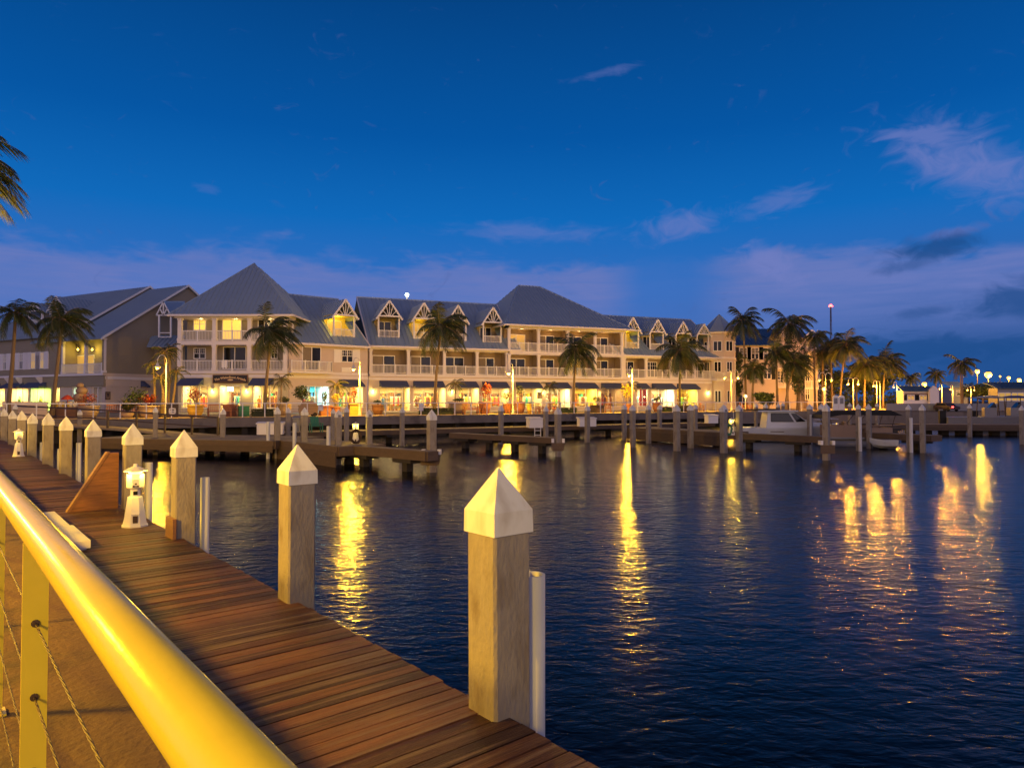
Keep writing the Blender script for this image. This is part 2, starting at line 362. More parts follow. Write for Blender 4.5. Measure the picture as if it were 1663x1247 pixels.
# ------------------------------------------------------------------ boardwalk, walkway and its railing
bw = MB()
for k in range(330):
    u = .9 + k * .142
    bw.box(u, u + .128 + random.uniform(-.003, .004), -2.83 + random.uniform(-.012, .012), -1.0, ZD - .045, ZD + random.uniform(-.004, .004))
bw.mi = 1
for k in range(150):
    for v in (1.28, 1.36, 2.02, 2.1, 2.66, 2.74):
        u = .9 + k * .142 + (.03 if int(v * 50) % 2 else .095) + random.uniform(-.012, .012); q = random.uniform(.004, .0065)
        if random.random() < .85: bw.poly([(u + q * math.cos(a), -v + random.uniform(0, .02) * 0 + q * math.sin(a), ZD + .0055) for a in (0, 1.05, 2.09, 3.14, 4.19, 5.24)])
o = bw.build('boardwalk', [M['deck'], M['rust']], local=True); o.rotation_euler = (0, 0, math.atan2(UD.y, UD.x)); o['kind'] = 'structure'
b = MB(ND); b.box(.9, 47.8, 2.62, 2.79, .3, ZD - .05); b.box(.9, 47.8, 1.2, 1.35, .3, ZD - .05)
for k in range(13): b.box(1.5 + k * 3.7, 1.75 + k * 3.7, 1.5, 2.61, .55, ZD - .05)
tag(b.build('boardwalk_beam', M['oldwood']), kind='structure')
b = MB(ND); b.box(-3, 60, -9, .98, -2, 1.45)
tag(b.build('walkway', M['concrete']), kind='structure')
rl = thing('walkway_railing', 'cream painted walkway railing with thick round handrail and steel cables in front', 'railing', ND((2.4, .244, 1.45)))
RV = .244
b = MB(ND); b.tube([(u, RV, 2.52) for u in (-1.0, 2, 5, 10, 20, 40, 46)], .0425, 28)
b.build('handrail', M['railmetal'], rl, True)
for k in range(0, 29):
    u = 2.47 + 1.55 * k
    b = MB(ND); b.box(u - .0075, u + .0075, RV - .032, RV + .032, 1.452, 2.485)
    b.box(u - .05, u + .05, RV - .045, RV + .045, 1.452, 1.462)
    for h in range(5): b.mi = 1; b.lathe([(.011, -.014), (.011, .014)], (0, 0, 0), 10) if 0 else None; b.mi = 0
    p = b.build('post', M['railmetal'], rl)
    b = MB()
    for h in range(5):
        c = ND((u, RV, 2.25 - .213 * h)); t = UD
        b.tube([(c[0] - t.x * .012, c[1] - t.y * .012, c[2]), (c[0] + t.x * .012, c[1] + t.y * .012, c[2])], .011, 10)
    b.build('grommet', M['rust'], p)
for h in range(5):
    b = MB(ND); z = 2.25 - .213 * h; n = 1
    b.tube([(-1, RV, z), (46, RV, z)], .0022, 8)
    for s_ in range(3):       # twisted strands
        ph = s_ * 2.094
        b.tube([(u * .02, RV + .0019 * math.cos(u * .9 + ph), z + .0019 * math.sin(u * .9 + ph)) for u in range(-50, 300)], .0017, 5)
    b.build('cable', M['cable'], rl, True)
# near pilings
Y_OK = [True]
def piling(px, py, W, base, rz, loc=None, label='', group=None, capk=1.09):
    """square concrete piling with a plastic pyramid cap, apex at the given point"""
    x, y, zt = loc
    t = thing('piling', label, 'piling', (x, y, 0), group=group)
    T = LOC(x, y, rz); w = W / 2; c = w * capk; ch = w * .12
    sk, py_ = W * .48, W * .92
    b = MB(T)
    pts = [(w - ch, -w), (w, -w + ch), (w, w - ch), (w - ch, w), (-w + ch, w), (-w, w - ch), (-w, -w + ch), (-w + ch, -w)]
    b.prism([(p[0], p[1], base) for p in pts], (0, 0, zt - py_ - sk * .3 - base))
    b.build('shaft', M['pile'], t)
    b = MB(T); z0 = zt - py_ - sk; zs = zt - py_
    cc = [(-c, -c), (c, -c), (c, c), (-c, c)]; c2 = c * .985
    vs = [(p[0], p[1], z0) for p in cc] + [(p[0] * .985, p[1] * .985, zs) for p in cc] + [(p[0] * .03, p[1] * .03, zt - .004) for p in cc]
    b.add(vs, [(0, 1, 5, 4), (1, 2, 6, 5), (2, 3, 7, 6), (3, 0, 4, 7), (4, 5, 9, 8), (5, 6, 10, 9), (6, 7, 11, 10), (7, 4, 8, 11), (8, 9, 10, 11)])
    b.box(-c, c, -c, c, z0 - .004, z0)
    o = b.build('cap', M['cap'], t)
    t.rotation_euler = (R(random.uniform(-.5, .5)), R(random.uniform(-.5, .5)), 0) if W > .281 or Y_OK[0] else (0, 0, 0)
    md = o.modifiers.new('bevel', 'BEVEL'); md.width = W * .04; md.segments = 2; md.limit_method = 'ANGLE'; md.angle_limit = R(20)
    return t
near = [(812, 758), (483, 720.8), (299, 697.7), (213.7, 687.3), (152, 681), (107.7, 675.4), (78.9, 669.8), (52.6, 670.3), (36, 666.5), (20, 666), (7.5, 663)]
NP = []
for i, (x, y) in enumerate(near):
    r = ray(x, y); VC = 2.87
    k = VC / (r.x * VD.x + r.y * VD.y); P = Vector((r.x * k, r.y * k, HC + r.z * k))
    u, v = nd_uv(P); NP.append(u)
    lb = ('large square piling nearest the camera with a weathered white pyramid cap' if i == 0 else
          f'white capped square concrete piling, {ORD[i+1]} from the camera along the wooden boardwalk')
    piling(x, y, .297 if i == 0 else .28, -2.0, RZN, (P.x, P.y, P.z), lb, 'pilings along the near boardwalk')
    # pvc fender pipe on the water side
    if i in (0, 2, 3, 4, 5, 6, 7, 8):
        top = {0: 932, 2: 775, 3: 751, 4: 735, 5: 719}.get(i)
        c = ND((u + .03, VC + .31, 0)); Yc = c[1]
        zt = D(x, top, Yc).z if top else ZD + .45
        b = MB(LOC(c[0], c[1], 0)); rp = 1.35 if i == 0 else 1; b.lathe([(.062 * rp, -1.5), (.064 * rp, zt), (.052 * rp, zt), (.052 * rp, zt - .3), (.05 * rp, zt - .3)], n=14)
        o = b.build('fender_pipe', M['pvc'], smooth=True)
        o.data.polygons.foreach_set('use_smooth', [abs(p.normal.z) < .5 for p in o.data.polygons])
        tag(o, f'white plastic fender pipe standing beside the {ORD[i+1]} piling from the camera', 'fender pipe', 'fender pipes beside the near pilings')
    b = MB(ND); b.box(u - .2, u + .2, VC - .19, VC - .142, ZD + .006, ZD + .3)
    if i == 2: tag(b.build('chafing_board', M['wood']), 'brown timber board on the left foot of the third piling', 'board')
# wedge shaped timber screen, white step, lighthouse pedestals
def uvp(x, y, z=ZD): return nd_uv(G(x, y, z))
u0, va = uvp(113, 832); _, vb = uvp(211, 834); hz = 1.03
b = MB(ND); b.prism([(u0, va, ZD + .004), (u0, 2.70, ZD + .004), (u0, 2.70, ZD + hz), (u0, va + .62, ZD + hz)], (.1, 0, 0))
o = b.build('timber_screen', mat('grained_plywood', (.24, .095, .03), .55, .6, 2.6, .4, 12, stretch=(.9, .9, 9)))
tag(o, 'slanted brown timber screen board standing on the boardwalk behind the lighthouse lamp', 'timber screen')
b = MB(ND); dv = .62
b.prism([(u0 - .02, va - .05, ZD + .004), (u0 - .02, va, ZD + .004), (u0 - .02, va + dv, ZD + hz + .02), (u0 - .02, va + dv - .05, ZD + hz + .02)], (.16, 0, 0))
b.build('edge_strip', M['wood'], o)
u1, v1 = uvp(147, 893); b = MB(ND)
b.box(u1, u1 + 1.5, v1 - .42, v1, ZD + .03, ZD + .13); b.box(u1 + .04, u1 + 1.46, v1 - .38, v1 - .04, ZD + .003, ZD + .03)
b.box(u1 + 1.55, u1 + 3.2, v1 - .42, v1 - .04, ZD + .03, ZD + .13)
tag(b.build('dock_step', M['white']), 'low white dock step lying on the boardwalk beside the handrail', 'step')
def pedestal():
    t = thing('lighthouse_pedestal', 'x', 'dock pedestal')
    b = MB(); n = 8; a = R(22.5)
    b.lathe([(.2, 0), (.2, .025), (.185, .03), (.165, .12), (.115, .46), (.1, .475)], n=n, a0=a)
    b.lathe([(.075, .47), (.075, .585)], n=n, a0=a)
    b.build('tower', M['white'], t)
    b = MB(); b.lathe([(.08, .58), (.135, .62), (.135, .82), (.128, .83)], n=n, a0=a); b.build('gallery', M['white'], t)
    b = MB(); b.box(-.052, .052, -.195, -.12, .66, .76); ob = b.build('outlet_box', M['white'], t)
    b = MB(); b.box(-.015, .015, -.2, -.19, .675, .7); b.box(-.045, -.015, -.18, -.13, .635, .66); b.box(.015, .045, -.18, -.13, .635, .66); b.build('socket', M['rust'], ob)
    b = MB(); b.lathe([(.098, .832), (.098, .862)], n=12); b.build('lens', M['glow'], t)
    b = MB(); b.lathe([(.178, .872), (.182, .882), (.055, .945), (.035, .95), (.035, .985), (.02, .99)], n=n, a0=a); b.build('roof', M['white'], t)
    b = MB(); b.box(-.035, .035, -.172, -.14, .07, .18); d = b.build('door', M['rust'], t)
    b = MB(); b.box(-.06, .06, -.165, -.12, .2, .212); b.build('hood', M['white'], d)
    b = MB(); b.box(-.032, .032, -.078, -.07, .5, .56); b.build('window', M['glass'], t)
    return t
ped = pedestal()
PEDS = []
def put_ped(P, rz, label, pw=14):
    place(ped, P, rz, label=label)
    for k in range(4):
        a = rz + R(45 + 90 * k)
        lamp('pedestal_light', (P[0] + .2 * math.cos(a), P[1] + .2 * math.sin(a), P[2] + .82), pw / 4, (1, .66, .06), .035)
ped['group'] = 'lighthouse lamps on the docks'
P = G(219, 854, ZD); put_ped(P, R(30), 'white lighthouse shaped dock lamp glowing beside the slanted timber screen', 26)
P = G(30, 741, ZD); put_ped(P, R(36), 'small white lighthouse lamp at the far end of the near boardwalk', 6)
# street lamps that light the near walkway (same kind as the ones across the water)
#PART3
# ------------------------------------------------------------------ street lamps
def street_lamp(arms, H=4.6, armr=.42, name='street_lamp'):
    t = thing(name, 'x', 'street lamp')
    b = MB(); b.lathe([(.16, 0), (.16, .12), (.1, .2), (.085, .9), (.05, H * .92), (.045, H)], n=10); b.build('post', M['lampmetal'], t, True)
    for s_ in arms:
        b = MB(); pts = [(s_ * armr * (1 - math.cos(a)), 0, H - .02 + armr * math.sin(a) * 1.25) for a in [math.pi * k / 10 for k in range(11)]]
        pts += [(s_ * 2 * armr, 0, H - .18)]
        b.tube(pts, .032, 7); a = b.build('arm', M['lampmetal'], t, True)
        b = MB(); c = (s_ * 2 * armr, 0, H - .5)
        b.lathe([(.3, 0), (.26, .05), (.13, .13), (.1, .3), (.05, .34)], c, 14); h = b.build('shade', M['lampmetal'], a, True)
        b = MB(); b.ball((c[0], 0, c[2] - .03), .13, .9, 10, 6); b.build('bulb', M['bulb'], a, True)
    return t
SL1 = street_lamp([-1]); SL2 = street_lamp([1, -1], name='double_street_lamp')
SL1['group'] = SL2['group'] = 'street lamps around the harbour'
def put_lamp(proto, xb, yb, xl, yl, Y, power, label, rz=0.0, color=SOD, flip=False):
    """post foot seen at xb, lamp head seen at (xl, yl), at distance Y"""
    foot = D(xb, yb, Y); head = D(xl, yl, Y); z0 = ZP
    H = head.z + .45 - z0; s_ = H / 4.6
    if proto is SL1:
        a = abs(head.x - foot.x) / (2 * .42 * s_); rz = math.acos(max(.15, min(1, a)))
        if head.x > foot.x: rz = math.pi - rz
    place(proto, (foot.x, Y, z0), rz, s_, label)
    for sg in ([-1] if proto is SL1 else [1, -1]):
        hx = foot.x + sg * .84 * s_ * math.cos(rz); hy = Y + sg * .84 * s_ * math.sin(rz)
        lamp('street_lamp_light', (hx, hy, z0 + (4.6 - .5) * s_ - .24), power * (1.3 if Y < 84 else 7), color, .17)
def promY(x, d=1.0): return PF((PF.s_(x, d), d, 0))[1]
put_lamp(SL1, 269.5, 668, 263.5, 597, promY(269, .9), 1200, 'single arm street lamp in front of the bushy palms beside the left pavilion')
put_lamp(SL1, 584, 674, 577, 599, promY(584, .9), 2700, 'single arm street lamp left of the second shop row, glowing yellow')
put_lamp(SL1, 833, 671, 826, 606, promY(833, .9), 2700, 'single arm street lamp in front of the middle pavilion')
put_lamp(SL1, 1027, 667, 1020, 609, promY(1027, .9), 2700, 'single arm street lamp between the middle pavilion and the last dormers')
put_lamp(SL2, 1188, 666, 1180, 613, promY(1188, .9), 1700, 'two armed street lamp at the corner turret')
def shoreY(x): return qy + 1.2
put_lamp(SL2, 1341, 655, 1333, 617, qy + 1, 90, 'two armed street lamp behind the tallest right hand piling', R(5), SODO)
put_lamp(SL2, 1386, 652, 1377, 624, 97, 420, 'two armed street lamp under the dark palms, left of the paired single lamps', R(3), SODO)
put_lamp(SL1, 1424, 652, 1417, 627, 101, 420, 'single arm street lamp, nearer one of the close pair under the palms', 0, SODO)
put_lamp(SL1, 1429.5, 652, 1422, 628, 106, 300, 'single arm street lamp, farther one of the close pair under the palms', 0, SODO)
put_lamp(SL1, 1457, 652, 1450, 629, 110, 300, 'single arm street lamp just left of the small white kiosk', 0, SODO)
put_lamp(SL1, 1530, 650, 1524, 631, 125, 380, 'single arm street lamp just right of the small white kiosk', 0, SODO)
put_lamp(SL1, 1547.5, 650, 1542, 632, 135, 300, 'single arm street lamp left of the lone coconut palm', 0, SODO)
put_lamp(SL2, 1577, 650, 1570.5, 634, 140, 300, 'two armed street lamp right of the lone coconut palm', 0, SODO)
def tall_light(x, y, Y, power, label, colr=SOD, bulb='bulb', r=.3, proto=None):
    P = D(x, y, Y); t = thing('tall_light_pole', label, 'light pole', (P.x, Y, 1.55), group='tall light poles on the right')
    b = MB(LOC(P.x, Y, 0)); b.tube([(0, 0, 1.55), (0, 0, P.z - r)], [.16, .08], 8); b.build('post', M['rust'], t)
    b = MB(LOC(P.x, Y, 0)); b.lathe([(r * .8, P.z + r * .8), (r * .5, P.z + r * 1.05), (.1, P.z + r * 1.15)], n=10); b.build('hood', M['rust'], t)
    b = MB(LOC(P.x, Y, 0)); b.ball((0, 0, P.z), r, 1, 10, 6); b.build('bulb', M[bulb], t, True)
    lamp('pole_light', (P.x, Y - r - .1, P.z - r), power, colr, .4)
tall_light(1587, 603, 170, 5000, 'tall pole light left of the brightest light at the right', r=.5)
tall_light(1605, 608.5, 165, 9000, 'brightest tall pole light above the right hand boats', r=.75)
tall_light(1638, 613.5, 200, 3000, 'smaller pole light right of the brightest light', r=.45)
tall_light(1655, 617, 190, 6000, 'rightmost pole light at the picture edge', r=.5)
tall_light(1624, 611, 205, 120, 'unlit looking slim pole between the bright right lights', r=.25)
tall_light(1563, 599, 150, 300, 'pole light glowing inside the crown of the lone coconut palm', r=.3)
tall_light(1501, 624, 140, 2500, 'pole light shining above the roof of the white kiosk', r=.45)
tall_light(1597, 634, 180, 300, 'low pole light behind the moored boats', r=.35)
tall_light(661, 479, 100, 260, 'white floodlight pole standing behind the long roof', (.8, 1, .85), 'bulbw', .26)
# near walkway lamps standing outside the picture, as along the far promenade
for i, (u, v, pw, c) in enumerate(((6.6, -4.4, 3900, (1, .53, .01)), (-2.2, -4.4, 1300, (1, .62, .0)), (18.2, -4.4, 3900, (1, .55, .01)), (30, -4.4, 2600, (1, .55, .04)), (42, -4.4, 1100, (1, .55, .06)))):
    P = ND((u, v, 1.45)); place(SL1, P, math.atan2(-VD.y, -VD.x), .95, f'street lamp on the near walkway, {ORD[i+1]} placed behind the handrail')
    hp = ND((u, v + .8, 1.45)); lamp('walkway_lamp_light', (hp[0], hp[1], 1.45 + 3.55), pw, c, .34)
# ------------------------------------------------------------------ palms
def crown(name, seed, R_, nf=18, nl=22, wind=.35, up=1.0):
    rd = random.Random(seed); b = MB()
    for i in range(nf):
        az = 2 * math.pi * (i * .381966 + rd.uniform(-.04, .04)); tt = i / nf
        e = R(74 - 100 * tt ** .85 * up + rd.uniform(-7, 7)); L = R_ * rd.uniform(.85, 1.12)
        d = Vector((math.cos(az) * math.cos(e), math.sin(az) * math.cos(e), math.sin(e)))
        p = Vector((0, 0, 0)); pts = [p.copy()]; n = 12
        for k in range(n):
            d = (d + Vector((wind * .11, 0, -.125 - .06 * k / n))).normalized(); p = p + d * L / n; pts.append(p.copy())
        b.mi = 1; b.tube(pts, [.035 * (1 - .85 * k / n) for k in range(n + 1)], 4); b.mi = 0
        for k in range(nl * 2):
            f = .1 + .9 * (k // 2 + .5) / nl; j = min(int(f * n), n - 1); q = pts[j].lerp(pts[j + 1], f * n - j)
            t = (pts[j + 1] - pts[j]).normalized(); s_ = t.cross(Vector((0, 0, 1)))
            s_ = s_.normalized() if s_.length > .05 else Vector((1, 0, 0))
            if k % 2: s_ = -s_
            ll = L * .36 * (math.sin(math.pi * min(1, .14 + f * .8)) ** .7) * rd.uniform(.8, 1.15)
            dr = (s_ * .8 + t * (.55 + f * .5) + Vector((wind * .25, 0, -.42 - rd.uniform(0, .3)))).normalized()
            w = t * (.026 * R_ / 2.6 + .006)
            m1 = q + dr * ll * .5; m2 = q + dr * ll + Vector((wind * .05, 0, -.16 * ll))
            b.add([q - w, q + w, m1 + w * 1.1, m1 - w * 1.1, m2], [(0, 1, 2, 3), (3, 2, 4)])
    o = b.build(name, [M['leaf'], M['trunk']]); me = o.data; bpy.data.objects.remove(o); return me
CR = [crown('palm_crown', 3 + k, 2.6, (27, 22, 30, 24, 20, 28)[k], 27, (.7, .4, .9, .25, .6, 1.0)[k], (1, 1.08, .95, 1.05, 1, .98)[k]) for k in range(6)]
CRS = [crown('small_palm_crown', 30 + k, 1.0, 11, 13, .2, 1.0) for k in range(2)]
PALM_N = [0]
def palm(x, yc, xb, Y, Rm, label, cat='palm tree', group='coconut palms', ci=None, zb=None, wide=.15, name='palm_tree'):
    zb = ZP if zb is None else zb
    c = D(x, yc, Y); f = D(xb, 660, Y); t = thing(name, label, cat, (f.x, Y, zb), group=group)
    k = PALM_N[0] = PALM_N[0] + 1
    b = MB(); H = c.z - zb; dx = c.x - f.x; pts = []; rs = []
    for i in range(15):
        a = i / 14; pts.append((dx * (a * a * .6 + a * .4), .25 * math.sin(a * 2.2), H * a)); rs.append(wide * (1.0 - .42 * a) * (1.5 - .5 * min(1, a * 9)) * (1 + .06 * (i % 2)))
    b.tube(pts, rs, 9); b.build('trunk', M['trunk'], t, True, local=True)
    small = Rm < 1.3
    me = (CRS if small else CR)[(k if ci is None else ci) % (2 if small else 6)]
    o = bpy.data.objects.new('crown', me); col.objects.link(o); o.parent = t
    s_ = Rm / (1.0 if small else 2.6); o.location = (dx, .25 * math.sin(2.2), H); o.scale = (s_, s_, s_); o.rotation_euler = (0, 0, random.uniform(-.5, .5) + (0 if k % 2 else .9))
    return t
def pR(px, Y): return px / F * Y
for x, y, xb, d, rp, lb, ci in (
        (22, 508, 12, 3, 50, 'coconut palm at the left edge with a pale slender trunk', 1), (98, 520, 84, 4.5, 57, 'coconut palm in front of the green lit shop, fronds spread over the shutters', 0),
        (438, 540, 429, 3.2, 54, 'coconut palm in front of the left pavilion balconies', 2), (716, 530, 705, 3, 56, 'largest coconut palm, thick trunk in front of the blue awnings', 0),
        (936, 568, 931, 3, 49, 'coconut palm in front of the middle pavilion', 3), (1106, 570, 1104, 3.4, 49, 'coconut palm in front of the right hand dormers', 0)):
    Y = promY(xb, d); palm(x, y, xb, Y, pR(rp, Y), lb, ci=ci)
for x, y, xb, Y, rp, lb, ci in (
        (1208, 520, 1212, 92, 40, 'tall coconut palm just right of the corner turret', 3), (1282, 525, 1279, 95, 46, 'tall coconut palm in front of the cream hotel gables', 1),
        (1262, 575, 1263, 90, 38, 'medium coconut palm in front of the cream hotel', 2), (1226, 598, 1222, 90, 30, 'short palm between turret and cream hotel', 3), (1292, 590, 1276, 88, 36, 'leaning coconut palm beside the leafy tree', 0),
        (1324, 545, 1324, 93, 27, 'slim palm with a bare trunk right of the cream hotel', 1), (1338, 572, 1336, 110, 36, 'dark bushy palm under the radio mast', 2), (1376, 560, 1364, 104, 40, 'leaning dark palm right of the radio mast', 0),
        (1350, 560, 1352, 112, 34, 'dark palm directly below the radio mast', 3), (1408, 590, 1404, 108, 38, 'dark palm in the middle of the right palm group', 1), (1440, 588, 1434, 112, 38, 'dark palm with windswept fronds at the right end of the palm group', 2),
        (1392, 612, 1392, 118, 30, 'low palm in the shade of the palm group', 3), (1480, 612, 1481, 140, 19, 'small distant palm left above the kiosk', 1), (1521, 608, 1521, 150, 19, 'small distant palm right of the kiosk', 3), (1562, 590, 1562, 130, 28, 'lone coconut palm among the harbour lights', 1),
        (1576, 632, 1573, 160, 18, 'low distant palm behind the boats at the right', 0)):
    palm(x, y, xb, Y, pR(rp, Y), lb, ci=ci, wide=.17)
# bushy palms beside the left pavilion
for i, (x, y, xb, d, rp) in enumerate(((246, 592, 250, 3.6, 20), (266, 572, 262, 4.4, 26), (285, 604, 278, 3.8, 22), (258, 612, 266, 3, 18), (274, 566, 272, 5, 22))):
    Y = promY(xb, d); palm(x, y, xb, Y, pR(rp, Y), f'thin trunked bushy palm beside the left pavilion, {ORD[i+1]} stem from the left' if i != 3 else 'low bushy palm in the middle of the palm clump by the pavilion', group='bushy palms', wide=.11)
# near palm at the left, mostly outside the picture
P = D(-68, 300, 14.0); t = palm(-100, 252, -150, 14.0, 1.5, 'palm by the near walkway, only two frond tips showing at the left edge', group=None, ci=2, zb=1.45)
def leafball(b, c, rx, ry, rz, n, sz, seed):
    rd = random.Random(seed)
    for i in range(n):
        th = rd.uniform(0, 6.283); z = rd.uniform(-1, 1); q = (1 - z * z) ** .5; r = rd.uniform(.45, 1.05) ** .6
        lump = .8 + .25 * math.sin(th * 3 + seed) * math.cos(z * 4 + seed)
        p = Vector((c[0] + rx * r * q * math.cos(th) * lump, c[1] + ry * r * q * math.sin(th) * lump, c[2] + rz * r * z * lump))
        a = Vector((rd.uniform(-1, 1), rd.uniform(-1, 1), rd.uniform(-.6, .6))).normalized(); bb = a.cross(Vector((rd.uniform(-1, 1), rd.uniform(-1, 1), rd.uniform(-1, 1)))).normalized()
        s_ = sz * rd.uniform(.6, 1.3)
        b.add([p - a * s_, p + bb * s_ * .45, p + a * s_, p - bb * s_ * .45], [(0, 1, 2, 3)])
def tree(x, yt, yb, w, Y, label, zb=ZP):
    top = D(x, yt, Y); P = D(x, yb, Y); rw = w / F * Y / 2; t = thing('leafy_tree', label, 'tree', (P.x, Y, zb))
    b = MB(); h = (top.z - zb); b.tube([(P.x, Y, zb), (P.x + .1, Y, zb + h * .3), (P.x - .1, Y, zb + h * .7)], [.25, .2, .06], 8)
    for k in range(5): b.tube([(P.x, Y, zb + h * (.25 + .08 * k)), (P.x + rw * .6 * math.cos(k * 2.2), Y + rw * .5 * math.sin(k * 2.2), zb + h * (.45 + .09 * k))], [.1, .03], 6)
    b.build('trunk', M['trunk'], t)
    b = MB(); rd = random.Random(int(x))
    for k in range(9): leafball(b, (P.x + rd.uniform(-.55, .55) * rw, Y + rd.uniform(-.5, .5) * rw, zb + h * rd.uniform(.28, .88)), rw * .55, rw * .5, h * .16, 300, max(.16, rw * .07), k)
    b.build('crown', M['leafdark'], t)
tree(1296, 540, 655, 44, 92, 'dark leafy tree covering the front of the cream hotel')
tree(1246, 636, 658, 46, 88, 'low rounded shrub tree behind the promenade rail by the turret')
tree(1196, 570, 650, 22, 103, 'narrow leafy tree squeezed between turret and cream hotel')
tree(1420, 590, 655, 100, 122, 'wide dark thicket tree behind the lamps under the palms')
tree(1352, 585, 655, 64, 118, 'dark thicket tree behind the white arched board')
tree(1596, 622, 656, 70, 150, 'distant dark tree line behind the right hand boats')
#PART4
# ------------------------------------------------------------------ hotel
hotel = thing('hotel_building', 'long cream waterfront hotel with grey metal roofs, white balconies and lit shops', 'hotel', FW((0, 0, ZP)))
def roof_face(b, T, pts, udir, sp=.5, th=.09, w=.04, h=.085):
    """planar sheet of standing seam roofing, seams perpendicular to udir"""
    P = [Vector(p) for p in pts]; u = Vector(udir).normalized(); n = (P[1] - P[0]).cross(P[2] - P[0]).normalized()
    if n.z < 0: n = -n
    v = n.cross(u); b.T = T
    b.prism([tuple(p - n * th) for p in P], tuple(n * th))
    uv = [((p - P[0]).dot(u), (p - P[0]).dot(v)) for p in P]; lo = min(a for a, _ in uv); hi = max(a for a, _ in uv)
    k = math.ceil((lo + .1) / sp)
    while k * sp < hi - .1:
        x = k * sp; ys = []
        for i in range(len(uv)):
            (a, c), (d_, e) = uv[i], uv[(i + 1) % len(uv)]
            if (a - x) * (d_ - x) < 0: ys.append(c + (e - c) * (x - a) / (d_ - a))
        if len(ys) >= 2:
            q0 = P[0] + u * x + v * min(ys); q1 = P[0] + u * x + v * max(ys)
            pr = [q0 - u * w, q0 + u * w, q0 + u * w + n * h, q0 - u * w + n * h]
            b.prism([tuple(q) for q in pr], tuple(q1 - q0))
        k += 1
def railing(T, s0, s1, d, z0, parent, h=1.08, n=3, mat_='white', along='s', name='balcony_railing'):
    b = MB(T)
    def bx(a0, a1, c0, c1, z_0, z_1):
        if along == 's': b.box(a0, a1, d + c0, d + c1, z_0, z_1)
        else: b.box(d + c0, d + c1, a0, a1, z_0, z_1)
    bx(s0, s1, -.05, .05, z0 + h - .08, z0 + h); bx(s0, s1, -.035, .035, z0 + .08, z0 + .14)
    for k in range(n + 1):
        x = s0 + (s1 - s0) * k / n; bx(x - .055, x + .055, -.055, .055, z0, z0 + h + .06)
    m_ = max(2, int((s1 - s0) / .15))
    for k in range(1, m_):
        x = s0 + (s1 - s0) * k / m_; bx(x - .022, x + .022, -.018, .018, z0 + .14, z0 + h - .08)
    return b.build(name, M[mat_], parent)
def column(T, s, d, z0, z1, parent, w=.19, mat_='trim'):
    b = MB(T); b.box(s - w, s + w, d - w, d + w, z0 + .25, z1 - .2); b.box(s - w - .05, s + w + .05, d - w - .05, d + w + .05, z0, z0 + .25); b.box(s - w - .05, s + w + .05, d - w - .05, d + w + .05, z1 - .2, z1)
    return b.build('column', M[mat_], parent)
def window(T, s0, s1, z0, z1, d, parent, kind='sash', pane='glass', name='window'):
    """window or sliding door standing 3 cm proud of the wall at depth d"""
    b = MB(T); f = .09
    b.box(s0, s1, d - .06, d, z1 - f, z1); b.box(s0, s1, d - .06, d, z0, z0 + f)
    b.box(s0, s0 + f, d - .06, d, z0 + f, z1 - f); b.box(s1 - f, s1, d - .06, d, z0 + f, z1 - f)
    mid = (s0 + s1) / 2
    if kind == 'sash':
        b.box(mid - .05, mid + .05, d - .055, d, z0 + f, z1 - f); zm = (z0 + z1) / 2; b.box(s0 + f, mid - .05, d - .055, d, zm - .03, zm + .03); b.box(mid + .05, s1 - f, d - .055, d, zm - .03, zm + .03)
        for q in range(1, 6):
            if q == 3: continue
            x = s0 + (s1 - s0) * q / 6; b.box(x - .015, x + .015, d - .045, d - .02, zm + .03, z1 - f)
        b.box(s0 + f, mid - .05, d - .045, d - .02, (zm + z1) / 2 - .015, (zm + z1) / 2 + .015); b.box(mid + .05, s1 - f, d - .045, d - .02, (zm + z1) / 2 - .015, (zm + z1) / 2 + .015)
    else:
        b.box(mid - .05, mid + .05, d - .055, d, z0 + f, z1 - f)
    w = b.build(name, M['white'], parent)
    b = MB(T); b.box(s0 + f, s1 - f, d - .02, d - .004, z0 + f, z1 - f); b.build('pane', M[pane], w)
    if kind == 'curtain':
        b = MB(T); b.box(s0 + f, mid - .1, d - .028, d - .022, z0 + f, z1 - f); b.build('curtain', M['curtain'], w)
    return w
SHOP_N = [0]; SHOPS = []
